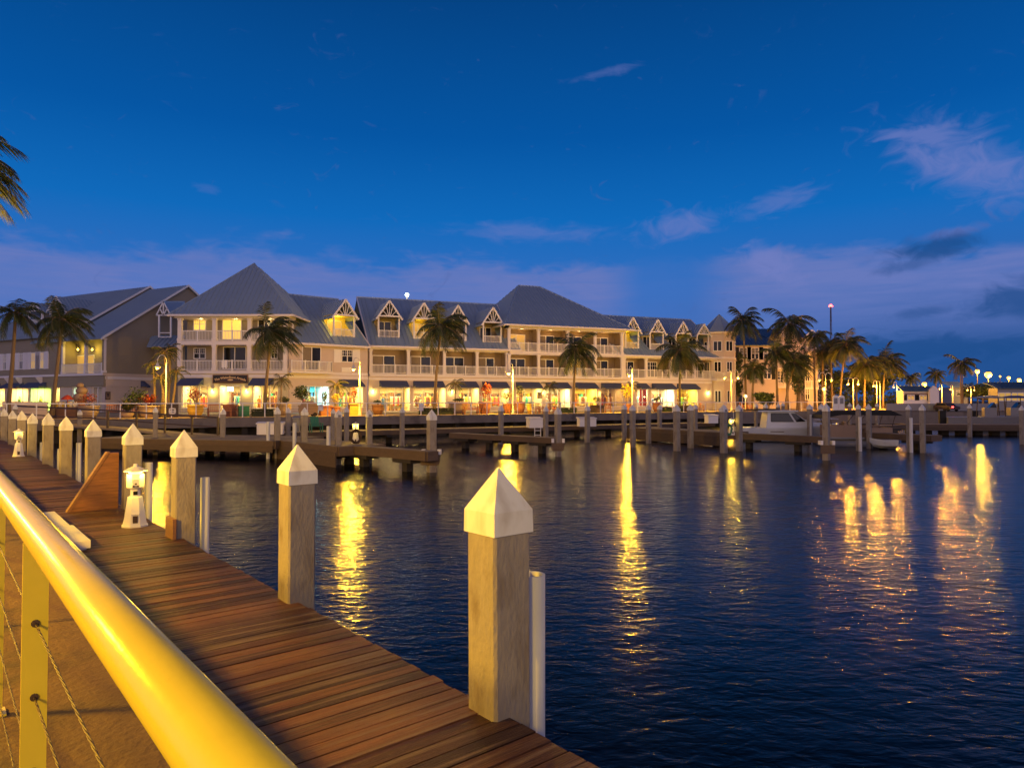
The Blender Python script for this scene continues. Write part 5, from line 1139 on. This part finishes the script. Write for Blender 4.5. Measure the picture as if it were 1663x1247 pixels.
# far pilings: apex x, apex y, cap width in px, distance
far = [(25.5, 655.4, 9.5, 46), (130, 664, 10, 46), (253, 660, 10.4, 37.7), (362, 662, 11.5, 38), (451, 660, 13, 35), (468, 661, 10, 42), (494, 661, 14, 33.5), (541, 663, 9, 38), (549.5, 664.5, 14, 31.5), (563, 660, 10, 42), (599.5, 664.5, 13, 32.3), (653, 661, 9.6, 44.5), (701, 664.5, 18.6, 28.2),
       (813.5, 658, 10, 46), (886.5, 659, 9.5, 47.5), (906, 661, 12.5, 36), (953.5, 657.5, 10, 48), (1013.5, 656, 9.5, 51), (1027.5, 656.5, 11, 43), (1053, 656.5, 9.5, 47), (1071, 657, 8.5, 53), (1099, 656, 12.5, 40), (1121, 656, 11, 42.5), (1129, 656, 8.5, 54), (1175, 656, 13.5, 38.5), (1200, 656.5, 12, 40),
       (1227.5, 654.5, 7, 62), (1243.5, 654.5, 8, 60), (1263.5, 654.5, 7, 60), (1271, 653.5, 6, 60), (1315, 655, 10, 47), (1334, 655, 10, 50), (1341, 654.5, 14, 33.8), (1379.5, 654, 6.5, 62), (1393.5, 655.5, 9.5, 40), (1411, 655.5, 10, 42), (1424.5, 654, 6.5, 62), (1475.5, 656.5, 9.5, 39), (1498, 656, 11, 38.5), (1574.5, 655.5, 8, 55), (1659, 658, 9, 46)]
rz1 = math.atan2(D1.t.y, D1.t.x)
for i, (x, y, w, Y) in enumerate(far):
    P = D(x, y, Y); W = w / F * Y / 1.09 / 1.36
    n = i + 1; nm = (ORD[n] + ' from the left') if n <= 20 else (ORD[len(far) - i] + ' from the right' if len(far) - i <= 20 else 'exactly midway along')
    t = piling(x, y, W, -2.2, rz1 + (.0 if x < 1330 else .2), P, f'grey white capped piling across the basin, {nm} among the far ones', 'pilings across the basin', 1.07)
    if x in (451, 494, 549.5, 1315, 1393.5, 1475.5):
        b = MB(); px = P.x - .36 if x < 1000 else P.x - .05; b.tube([(px, P.y - .3, -.3), (px, P.y - .3, P.z - .75)], .09, 8)
        tag(b.build('fender_pole', M['pvc']), f'slim pale fender pole beside the piling {nm} across the basin', 'fender pole', 'fender poles across the basin')
    if x in (549.5, 599.5, 1175, 1200):
        c_ = W / 2 * 1.07; zc = P.z - W * .92 - W * .25; b = MB(LOC(P.x, P.y, rz1)); b.box(-W * .22, W * .22, -c_ - .02, -c_ - .002, zc - W * .2, zc + W * .2); b.build('number_plate', M['boatgrey'], t)
    if x in (701, 906, 1341):
        b = MB(); zt = ZD + .02 if x != 1341 else ZD + .05
        b.box(P.x - W * 1.25, P.x - W * .78, P.y - W * .6, P.y + W * .4, zt - .2, zt); b.box(P.x + W * .78, P.x + W * 1.25, P.y - W * .6, P.y + W * .4, zt - .2, zt)
        b.mi = 1; b.box(P.x - W * 1.3, P.x + W * 1.15, P.y - W * .76, P.y - W * .72, zt - .62, zt - .21); b.build('bracket', [M['white'], M['oldwood']], t)
put_ped(D(577.5, 720, 32.6).to_tuple()[:2] + (ZD,), .2, 'lit lighthouse dock lamp on the left finger dock beside coiled hoses', 34)
put_ped(D(1188, 700, 40.2).to_tuple()[:2] + (ZD,), .2, 'lit lighthouse dock lamp between two pilings left of the cabin boat', 34)
def coil(x, Y, label, m_):
    P = D(x, 715, Y); b = MB(LOC(P.x, Y, .5))
    for r in (.24, .2, .27): b.tube([(r * math.cos(k * .4), -.05 * r + .02 * k % .05, ZD + .33 + r * 1.2 * math.sin(k * .4)) for k in range(17)], .025, 5)
    tag(b.build('hose', M[m_]), label, 'hose')
coil(578, 32.1, 'coiled dark hose hanging on the left finger dock lamp', 'cable'); coil(1184, 39.8, 'coiled green hose beside the dock lamp left of the cabin boat', 'green')
# dock boxes, ladder, chair, meters
def dock_box(x0, x1, Y, h, label, m_='white', dp=.75):
    a, c = D(x0, 690, Y), D(x1, 690, Y); w = c.x - a.x; x = (a.x + c.x) / 2; t = thing('dock_box', label, 'dock box', (x, Y, ZD), group='white dock boxes on the docks'); T = LOC(x, Y, D1.ang() * .35)
    b = MB(T); b.prism([(-w / 2, 0, ZD + .003), (w / 2, 0, ZD + .003), (w / 2, dp, ZD + .003), (-w / 2, dp, ZD + .003)], (0, 0, h * .8)); b.build('body', M[m_], t)
    b = MB(T); b.prism([(-w / 2 - .05, -.06, ZD + h * .82), (-w / 2 - .05, dp + .03, ZD + h * .82), (-w / 2 - .05, dp + .03, ZD + h), (-w / 2 - .05, -.06, ZD + h * .9)], (w + .1, 0, 0)); b.build('lid', M[m_], t)
    return T, w
dock_box(418, 458, 40.5, .75, 'white dock box beside the fifth far piling on the left'); T, w = dock_box(860, 882, 50.5, .78, 'largest white dock box above the swim ladder', dp=1.2); dock_box(941, 969, 53, .72, 'white dock box behind a piling right of the middle'); dock_box(1150, 1167, 60.5, .8, 'white dock box left of the two marked pilings')
dock_box(476, 486, 44.5, 1.0, 'tall grey utility cabinet on the lit dock left of the green chair', 'boatgrey', .5)
b = MB(T)
for x in (-.22, .22): b.tube([(x, -.45, ZD + .1), (x, -.45, -.3)], .03, 6)
for z in (.05, .4, .72): b.tube([(-.22, -.45, z), (.22, -.45, z)], .025, 6)
tag(b.build('swim_ladder', M['white']), 'white swim ladder hanging from the lit dock below the largest box', 'ladder')
P = D(513, 698, 43.5); t = thing('lawn_chair', 'green plastic lawn chair on the lit dock at the left', 'chair', (P.x, P.y, ZD)); T = LOC(P.x, P.y, .5)
b = MB(T)
for k in range(5): b.prism([(-.26 + k * .105, .2, ZD + .3), (-.17 + k * .105, .2, ZD + .3), (-.17 + k * .105, .46, ZD + .98), (-.26 + k * .105, .46, ZD + .98)], (0, .03, 0))
b.build('backrest', M['green'], t); b = MB(T); b.prism([(-.28, -.35, ZD + .38), (.28, -.35, ZD + .38), (.28, .22, ZD + .29), (-.28, .22, ZD + .29)], (0, 0, .03)); b.build('seat', M['green'], t)
for sx in (-.33, .33):
    b = MB(T); b.box(sx - .06, sx + .06, -.42, .3, ZD + .56, ZD + .59); b.build('armrest', M['green'], t); [MB(T).box(sx - .025, sx + .025, y_, y_ + .08, ZD + .004, ZD + .56).build('leg', M['green'], t) for y_ in (-.38, .2)]
# ------------------------------------------------------------------ boats
def hull(T, st, mats, name, parent):
    """st: list of (x, half beam at sheer, half beam at chine, keel z, chine z, sheer z)"""
    b = MB(T); n = len(st); vs = []
    for x, hs_, hc, kz, cz, sz in st: vs += [(x, -hs_, sz), (x, -hs_ * .995, sz - .1), (x, -hc, cz), (x, 0, kz), (x, hc, cz), (x, hs_ * .995, sz - .1), (x, hs_, sz)]
    fs = []; mi = []
    for i in range(n - 1):
        for k in range(6): b.mi = 0; fs.append((i*7+k, (i+1)*7+k, (i+1)*7+k+1, i*7+k+1))
        fs.append((i*7, i*7+6, (i+1)*7+6, (i+1)*7))
    fs.append((0, 1, 2, 3, 4, 5, 6)); b.add(vs, fs); return b.build(name, mats, parent)
bx, by = D(1276, 690, 49)[:2]; cb = thing('cabin_boat', 'white cabin boat with slanted windows and a dark canopy moored behind the catwalk', 'boat', (bx, by, 0)); T = LOC(bx, by, R(-8))
hull(T, [(-3.4, 1.15, 1.0, -.3, .1, 1.0), (-1, 1.25, 1.1, -.35, .1, 1.0), (1.2, 1.2, .95, -.3, .15, 1.08), (2.6, .8, .5, -.1, .3, 1.2), (3.5, .08, .04, .5, .7, 1.32)], M['boat'], 'hull', cb)
zc = .98
def house(pts, ys, nm):
    b = MB(T); A = [(x, -y, zc + z) for (x, z), y in zip(pts, ys)]; B = [(x, y, zc + z) for (x, z), y in zip(pts, ys)]; n = len(pts)
    b.add(A + B, [tuple(range(n))[::-1], tuple(range(n, 2 * n))] + [(i, (i + 1) % n, n + (i + 1) % n, n + i) for i in range(n)]); return b.build(nm, M['boat'], cb)
house([(-1.55, 0), (1.15, 0), (1.15, .5), (.3, 1.12), (-1.4, 1.12)], [1.08, 1.08, 1.02, .94, .94], 'cabin')
house([(1.153, 0), (2.8, .1), (2.4, .34), (1.153, .5)], [1.06, .45, .45, .95], 'foredeck')
b = MB(T); b.prism([(-2.1, -1.2, zc + 1.13), (.55, -1.1, zc + 1.13), (.75, -.5, zc + 1.13), (.75, .5, zc + 1.13), (.55, 1.1, zc + 1.13), (-2.1, 1.2, zc + 1.13)], (0, 0, .09)); b.build('cabin_roof', M['boat'], cb)
yy = lambda z: 1.08 - .14 * z / 1.12
def sidewin(pts):
    for sg in (-1, 1):
        b = MB(T); b.poly([(x, sg * (yy(z) + .012), zc + z) for x, z in pts]); w = b.build('window', M['glass'], cb)
        b = MB(T); q = [(x, sg * (yy(z) + .02), zc + z) for x, z in pts]; b.tube(q + [q[0]], .028, 4); b.build('frame', M['black'], w)
sidewin([(-1.2, .45), (.3, .45), (-.05, 1.02), (-1.2, 1.02)]); sidewin([(.48, .45), (1.05, .47), (.42, .98), (.14, 1.02)])
b = MB(T); b.poly([(1.1, -.9, zc + .56), (1.1, .9, zc + .56), (.38, .86, zc + 1.09), (.38, -.86, zc + 1.09)]); b.build('windshield', M['glass'], cb)
b = MB(T); b.prism([(-3.5, -1.15, zc + 1.15), (-2.0, -1.15, zc + 1.23), (-.6, -1.0, zc + 1.26), (-.6, 1.0, zc + 1.26), (-2.0, 1.15, zc + 1.23), (-3.5, 1.15, zc + 1.15)], (0, 0, .06)); b.build('canopy', M['black'], cb)
for y in (-1.1, 1.1): b = MB(T); b.tube([(-3.35, y, zc), (-3.35, y, zc + 1.16)], .025, 6); b.build('post', M['white'], cb)
b = MB(T)
for sg in (-1, 1): b.tube([(1.2, sg * 1.1, zc + .1), (1.4, sg * 1.05, zc + .5), (3.0, sg * .5, zc + .65), (3.5, 0, zc + .62)], .02, 5)
b.build('bow_rail', M['white'], cb)
b = MB(T); b.box(-1.3, -.4, -1.24, -1.2, .72, .76); b.build('stripe', M['ink'], cb)
bx, by = D(1392, 692, 44.5)[:2]; pb = thing('pontoon_boat', 'pontoon boat with beige side panels and black canopy between the right pilings', 'boat', (bx, by, 0)); T = LOC(bx, by, R(-10))
for y in (-.9, .9): b = MB(T); b.tube([(-2.2, y, .15), (1.6, y, .15), (2.1, y, .28)], [.3, .3, .08], 12); b.build('pontoon', M['boatgrey'], pb, True)
b = MB(T); b.box(-2.1, 2.0, -1.2, 1.2, .48, .6); b.build('deck', M['boatgrey'], pb)
b = MB(T); b.box(-1.95, -.2, -1.18, -1.12, .6, 1.35); b.box(.25, 1.7, -1.18, -1.12, .6, 1.2); b.box(-1.95, 1.7, 1.12, 1.18, .6, 1.3); b.box(1.64, 1.7, -1.1, 1.1, .6, 1.2); b.build('side_panel', M['beige'], pb)
b = MB(T); b.box(-.9, -.1, -.9, -.3, .6, 1.0); b.prism([(-.9, -.9, 1.0), (-.9, -.3, 1.0), (-1.05, -.3, 1.55), (-1.05, -.9, 1.55)], (.15, 0, 0)); b.box(.6, 1.5, .4, 1.0, .6, 1.05); b.build('seat', M['beige'], pb)
b = MB(T); b.tube([(-.35, -1.0, 1.15)] + [(-.35 + .0, -1.0 + .0, 1.15)] * 0 + [(-.3, -.99, 1.15)], .2, 14); b.build('steering_wheel', M['cable'], pb)
b = MB(T); b.prism([(-2.4, -1.25, 2.0), (-1.8, -1.25, 2.25), (1.6, -1.25, 2.28), (2.3, -1.25, 1.95)], (0, 2.5, 0)); b.prism([(-2.45, -1.26, 1.75), (-2.4, -1.26, 2.0), (-1.2, -1.26, 2.0)], (0, 2.5, 0)); b.build('canopy', M['black'], pb)
for x, x2 in ((-1.6, -2.0), (-.9, .2), (1.5, 1.9), (.8, .2)):
    for y in (-1.15, 1.15): b = MB(T); b.tube([(x, y, .6), (x2, y, 2.05)], .022, 6); b.build('canopy_pole', M['cable'], pb)
b = MB(T); b.box(2.0, 2.35, -.25, .25, .3, .95); b.build('outboard_motor', M['black'], pb)
bx, by = D(1434, 700, 41)[:2]; t = thing('dinghy', 'small white dinghy with a dark waterline beside the narrow right dock', 'boat', (bx, by, .12)); WO[t.name] = Vector((bx, by, 0)); t.scale = (.6, .6, .75); T = LOC(bx, by, R(170))
hull(T, [(-1.2, .6, .5, 0, .15, .62), (.2, .65, .5, -.05, .15, .62), (.9, .4, .25, .1, .25, .7), (1.25, .05, .02, .45, .5, .78)], M['boat'], 'hull', t); b = MB(T); b.box(-.9, .7, -.42, .42, .6, .64); b.build('cover', M['boatgrey'], t); b = MB(T); b.box(-1.2, .6, -.67, -.64, .4, .47); b.build('stripe', M['ink'], t)
def centre_console(x, Y, L, top, label, rz):
    q = D(x, 690, Y); t = thing('centre_console_boat', label, 'boat', (q.x, Y, 0), group='boats at the right quay'); T = LOC(q.x, Y, rz); k = L / 7
    hull(T, [(-3.4 * k, 1.1, .95, -.3, .2, 1.3), (0, 1.25, 1.0, -.35, .2, 1.35), (2.3 * k, .9, .55, -.1, .35, 1.5), (3.5 * k, .06, .03, .7, .9, 1.75)], M['boatgrey'], 'hull', t)
    b = MB(T); b.box(-.5, .5, -.5, .5, 1.3, 2.2); b.build('console', M['boatgrey'], t); b = MB(T); b.prism([(-.1, -.5, 2.2), (.5, -.5, 2.2), (.3, -.5, 2.7)], (0, 1, 0)); b.build('windshield', M['glass'], t)
    b = MB(T); b.prism([(-1.6 * k, -1.1, 3.1), (0, -1.1, 3.35), (1.4 * k, -1.1, 3.1)], (0, 2.2, 0)); b.build('canopy', M[top], t)
    for x_ in (-1.2, 1.0):
        for y in (-.9, .9): b = MB(T); b.tube([(x_ * k, y, 1.3), (x_ * k * .9, y, 3.12)], .04, 6); b.build('post', M['cable'], t)
    b = MB(T); b.box(-3.9 * k, -3.4 * k, -.3, .3, .5, 1.9); b.build('outboard_motor', M['black'], t)
centre_console(1607, 66.5, 7.5, 'boatgrey', 'open grey boat with a pale peaked canopy at the right quay', R(-20)); centre_console(1648, 66.5, 6.5, 'blue', 'boat with a dark blue peaked canopy at the right edge', R(-15))
# ------------------------------------------------------------------ buildings, kiosk and mast at the right
def bld(x0, x1, y0, Y, dp, label, wallm='cream', name='hotel_block', cat='building'):
    a, c = D(x0, y0, Y), D(x1, y0, Y); t = thing(name, label, cat, (a.x, Y, ZP)); Fr = Frame(a, c); b = MB(Fr); b.box(0, Fr.len, 0, dp, ZP, a.z); b.build('wall', M[wallm], t); return Fr, t, Fr.len, a.z
Fr, t, L, zt = bld(1192, 1263, 561, 106, 16, 'cream hotel block with a blue hipped roof behind the corner turret')
b = MB(); zr = D(1215, 530, 114).z; roof_face(b, Fr, [(-.6, -.6, zt), (L + .6, -.6, zt), (L - 5, 8, zr), (4, 8, zr)], (1, 0, 0)); roof_face(b, Fr, [(L + .6, -.6, zt), (L + .6, 16.6, zt), (L - 5, 8, zr)], (0, 1, 0)); roof_face(b, Fr, [(-.6, -.6, zt), (-.6, 16.6, zt), (4, 8, zr)], (0, 1, 0)); b.build('roof', M['blueroof'], t)
for x, y in ((1207, 574), (1226, 574), (1246, 574), (1226, 606), (1246, 606)):
    s_, z = Fr.hit(x, y, 0); w = window(Fr, s_ - .6, s_ + .6, z - .9, z + .9, -.003, t, 'sash', 'glass')
    for sg in (-1, 1): b = MB(Fr); b.box(s_ + sg * .95 - .28, s_ + sg * .95 + .28, -.05, -.003, z - .95, z + .95); b.build('shutter', M['black'], t)
b = MB(Fr); s_, z = Fr.hit(1202, 650, 0); window(Fr, s_ - .5, s_ + 1.2, ZP + .05, ZP + 2.2, -.003, t, 'slide', 'glass', 'sliding_door')
Fr, t, L, zt = bld(1256, 1322, 548, 112, 14, 'tall cream hotel block with white gables and balconies behind the leafy tree')
b = MB(); mid = Fr.s_(1277); zr = D(1277, 533, 112).z; k0, k1 = Fr.s_(1262), Fr.s_(1293)
roof_face(b, Fr, [(k0, -.5, zt), (mid, -.5, zr), (mid, 9, zr), (k0, 9, zt)], (0, 1, 0)); roof_face(b, Fr, [(k1, -.5, zt), (mid, -.5, zr), (mid, 9, zr), (k1, 9, zt)], (0, 1, 0)); roof_face(b, Fr, [(-1, 1, zt), (L + .5, 1, zt), (L + .5, 8, zt + 2.2), (-1, 8, zt + 2.2)], (1, 0, 0)); b.build('roof', M['blueroof'], t)
b = MB(Fr); b.prism([(k0, -.3, zt), (k1, -.3, zt), (mid, -.3, zr - .1)], (0, .3, 0)); b.tube([(k0, -.55, zt), (mid, -.55, zr)], .16, 4); b.tube([(k1, -.55, zt), (mid, -.55, zr)], .16, 4); b.build('gable', M['trim'], t)
g0, g1, gm = Fr.s_(1305), Fr.s_(1321), Fr.s_(1313); ga, gb = zz(Fr, 1313, 536, -1.5), zz(Fr, 1313, 546, -1.5); gz = zz(Fr, 1313, 566, -1.5)
b = MB(Fr); b.box(g0, g1, -1.5, -.004, ZP, gz); b.build('bay', M['cream'], t); b = MB(Fr)
for s_ in (g0 + .15, g1 - .15): b.box(s_ - .12, s_ + .12, -1.4, -1.2, gz, gb)
b.tube([(g0 - .3, -1.5, gb - .1), (gm, -1.5, ga)], .14, 4); b.tube([(g1 + .3, -1.5, gb - .1), (gm, -1.5, ga)], .14, 4); b.box(g0, g1, -1.5, -1.38, gz + .85, gz + .95); b.box(g0, g1, -1.5, -1.38, gb - .2, gb); b.build('gable_truss', M['white'], t)
for x in (1267, 1279, 1290):
    for y in (580, 612): s_, z = Fr.hit(x, y, 0); window(Fr, s_ - .55, s_ + .55, z - 1, z + 1, -.003, t, 'sash', 'glass')
for y in (584, 612, 640): s_, z = Fr.hit(1311, y, -1.5); window(Fr, s_ - .4, s_ + .4, z - .9, z + .9, -1.503, t, 'sash', 'glass')
for y, x0, x1 in ((594, 1256, 1280), (624, 1256, 1280), (600, 1300, 1322), (626, 1300, 1322)):
    z = zz(Fr, x0, y + 3, -1.6); b = MB(Fr); b.box(Fr.s_(x0), Fr.s_(x1), -1.7, -1.51 if x0 > 1290 else -.004, z - .3, z); b.build('balcony_slab', M['trim'], t); railing(Fr, Fr.s_(x0) + .1, Fr.s_(x1) - .1, -1.62, z, t, n=2)
lamp('block_light', D(1300, 636, 106), 40, (1, .6, .25), .1); lamp('block_light', D(1233, 640, 101), 50, (1, .55, .2), .1)
Fr, t, L, zt = bld(1326, 1352, 596, 128, 10, 'small pale house half hidden behind the palms under the mast', 'white', 'house')
b = MB(); roof_face(b, Fr, [(-.5, -.5, zt), (L + .5, -.5, zt), (L + .5, 5, zt + 2.6), (-.5, 5, zt + 2.6)], (1, 0, 0)); b.build('roof', M['blueroof'], t); window(Fr, L * .3, L * .6, zt - 2.4, zt - .8, -.003, t)
Fr, t, L, zt = bld(1467, 1519, 634, 92, 1.6, 'small white kiosk with a blue roof and dark shuttered windows', 'white', 'kiosk', 'kiosk')
b = MB(); roof_face(b, Fr, [(-.3, -.4, zt - .05), (L + .3, -.4, zt - .05), (L + .1, 1.9, zt + .65), (.2, 1.9, zt + .65)], (1, 0, 0)); b.build('roof', M['blueroof'], t)
for x in (1479, 1499): s_, z = Fr.hit(x, 645.5, 0); window(Fr, s_ - .5, s_ + .5, z - .35, z + .35, -.003, t, 'slide', 'litdim'); b = MB(Fr); b.box(s_ - .88, s_ - .52, -.05, -.003, z - .38, z + .38); b.box(s_ + .52, s_ + .88, -.05, -.003, z - .38, z + .38); b.build('shutter', M['black'], t)
b = MB(Fr); b.box(.15, L - .1, -.04, -.003, zt - .75, zt - .35); b.build('sign_panel', M['beige'], t); b = MB(Fr); b.prism([(L - 1.1, -.6, ZP), (L + .1, -.6, ZP), (L + .1, -.6, zt + .1), (L - .5, -.6, zt + .6), (L - 1.1, -.6, zt + .1)], (0, .4, 0)); b.build('side_gable', M['trim'], t)
Fr, t, L, zt = bld(1620, 1700, 630, 92, 1.8, 'low pale boathouse with a blue roof at the right edge', 'boatgrey', 'boathouse')
b = MB(); roof_face(b, Fr, [(-.4, -.4, zt), (L, -.4, zt), (L, 2.2, zt + .8), (-.4, 2.2, zt + .8)], (1, 0, 0)); b.build('roof', M['blueroof'], t)
for x in (1632, 1652): s_, z = Fr.hit(x, 644, 0); window(Fr, s_ - .9, s_ + .9, z - .6, z + .55, -.003, t, 'slide', 'litdim')
Fr, t, L, zt = bld(1545, 1572, 629, 180, 8, 'distant pale house left of the low pole light', 'boatgrey', 'house'); b = MB(); roof_face(b, Fr, [(-.4, -.4, zt), (L, -.4, zt), (L, 4, zt + 1.6), (-.4, 4, zt + 1.6)], (1, 0, 0)); b.build('roof', M['roof'], t); window(Fr, L * .3, L * .6, zt - 2.2, zt - .8, -.003, t)
# low walls along the quay
Fr = Frame(D(1440, 655, 86), D(1625, 655, 86)); b = MB(Fr); b.box(0, Fr.len, 0, .25, ZP, ZP + .9); tag(b.build('garden_wall', M['boatgrey']), 'long low pale wall along the quay lit by the street lamps', 'wall')
# arched board
a, c = D(1352.5, 665, 80), D(1372, 665, 80); Fr = Frame(a, c); L = Fr.len; zb_, zt = D(1352, 653, 80).z, D(1352, 642, 80).z; t = thing('notice_board', 'white notice board with twin arched tops left of the bright two armed lamp', 'notice board', a)
for k in (0, 1):
    m_ = L * (.25 + .5 * k); r = L * .24; b = MB(Fr); b.prism([(m_ - r, 0, ZP), (m_ + r, 0, ZP)] + [(m_ + r * math.cos(q * math.pi / 8), 0, zt - r * .6 + r * .6 * math.sin(q * math.pi / 8)) for q in range(9)], (0, .12, 0)); b.build('panel', M['white'], t)
    b = MB(Fr); b.box(m_ - r * .6, m_ + r * .6, -.02, -.003, ZP + .9, zt - r * .9); b.build('sheet', M['boatgrey'], t)
# mast with red light, roof ducts
P = D(1349, 497, 190); t = thing('radio_mast', 'thin lattice radio mast with a glowing red beacon', 'mast', (P.x, 190, 1.55)); b = MB()
for k in range(3): a = k * 2.094; b.tube([(P.x + .5 * math.cos(a), 190 + .5 * math.sin(a), 1.55), (P.x + .14 * math.cos(a), 190 + .14 * math.sin(a), P.z)], .07, 5)
for k in range(24):
    z = 1.55 + (P.z - 1.55) * k / 24; r = .5 - .36 * k / 24; a = k * 2.094; b.tube([(P.x + r * math.cos(a), 190 + r * math.sin(a), z), (P.x + r * math.cos(a + 2.094), 190 + r * math.sin(a + 2.094), z + 1)], .04, 4)
b.build('lattice', M['rust'], t); b = MB(); b.box(P.x - .45, P.x + .45, 189.6, 190.4, P.z - .2, P.z); b.ball((P.x, 190, P.z + .2), .4, .6, 10, 6); b.build('beacon', M['red'], t)
# parked car on the quay
P = D(1537, 665, 84); t = thing('parked_car', 'dark parked car with red tail lights behind the quay wall', 'car', (P.x, P.y, ZP)); t.scale = (.72, .72, .72); T = LOC(P.x, P.y, R(-84))
b = MB(T); b.prism([(-2.0, -.8, ZP + .3), (2.1, -.8, ZP + .3), (2.15, -.8, ZP + .75), (1.2, -.8, ZP + .9), (.6, -.8, ZP + 1.35), (-1.2, -.8, ZP + 1.4), (-1.8, -.8, ZP + .95), (-2.05, -.8, ZP + .85)], (0, 1.6, 0)); b.build('body', M['ink'], t)
b = MB(T); b.prism([(-1.55, -.81, ZP + .95), (1.0, -.81, ZP + .95), (.55, -.81, ZP + 1.28), (-1.1, -.81, ZP + 1.32)], (0, 1.62, 0)); b.build('window', M['glass'], t)
for x in (-1.3, 1.35):
    for y in (-.82, .62): b = MB(T); b.tube([(x, y, ZP + .32), (x, y + .2, ZP + .32)], .32, 14); b.build('wheel', M['black'], t)
for x in (-2.07, 2.16): b = MB(T); b.box(x - .02, x + .02, -.75, -.4, ZP + .62, ZP + .78); b.build('tail_light', M['red'] if x > 0 else M['glow'], t)
lamp('shore_light', D(1420, 630, 116), 140, (1, .42, .1), .5); lamp('shore_light', D(1385, 640, 112), 160, (1, .4, .1), .5)
# globe garden lamps and path lights
for x, y, Y, lb in ((1210.5, 643.5, promY(1203, 4), 'round pink globe lamp on a short post right of the corner lamp'), (1338, 632, 99, 'small greenish lamp glowing below the two armed lamp')):
    P = D(x, y, Y); t = thing('globe_lamp', lb, 'lamp', (P.x, Y, ZP)); b = MB(); b.tube([(P.x, Y, ZP), (P.x, Y, P.z - .2)], .06, 8); b.build('post', M['lampmetal'], t); b = MB(); b.ball((P.x, Y, P.z), .24, 1, 12, 7); b.build('globe', M['glow' if x > 1300 else 'white'], t, True); lamp('globe_light', (P.x, Y - .45, P.z), 30, (1, .7, .35) if x < 1300 else (.7, 1, .4), .15)

# towel on the pavilion balcony
a, c = FL.s_(359.5, -.06), FL.s_(369.5, -.06); b = MB(FL)
for k in range(5): x0, x1 = a + (c - a) * k / 5, a + (c - a) * (k + 1) / 5; b.prism([(x0, -.075 - .02 * (k % 2), ZB + 1.1), (x1, -.075 - .02 * ((k + 1) % 2), ZB + 1.1), (x1, -.085 - .03 * ((k + 1) % 2), ZB + .3 - .12 * (k % 2)), (x0, -.085 - .03 * (k % 2), ZB + .32)], (0, .018, 0))
tag(b.build('towel', M['white']), 'white towel hanging over the second floor balcony rail of the left pavilion', 'towel')

b = MB()
for k in range(12):
    q = D(1334 + k * 11.5, 646, 119); leafball(b, (q.x, 119 + (k % 3) * .8, 2.6 + .25 * (k % 2)), 1.3, 1.0, 1.5 + .3 * (k % 3), 170, .24, 40 + k)
tag(b.build('hedge', M['leafdark']), 'long dark hedge behind the right hand street lamps under the palms', 'hedge')
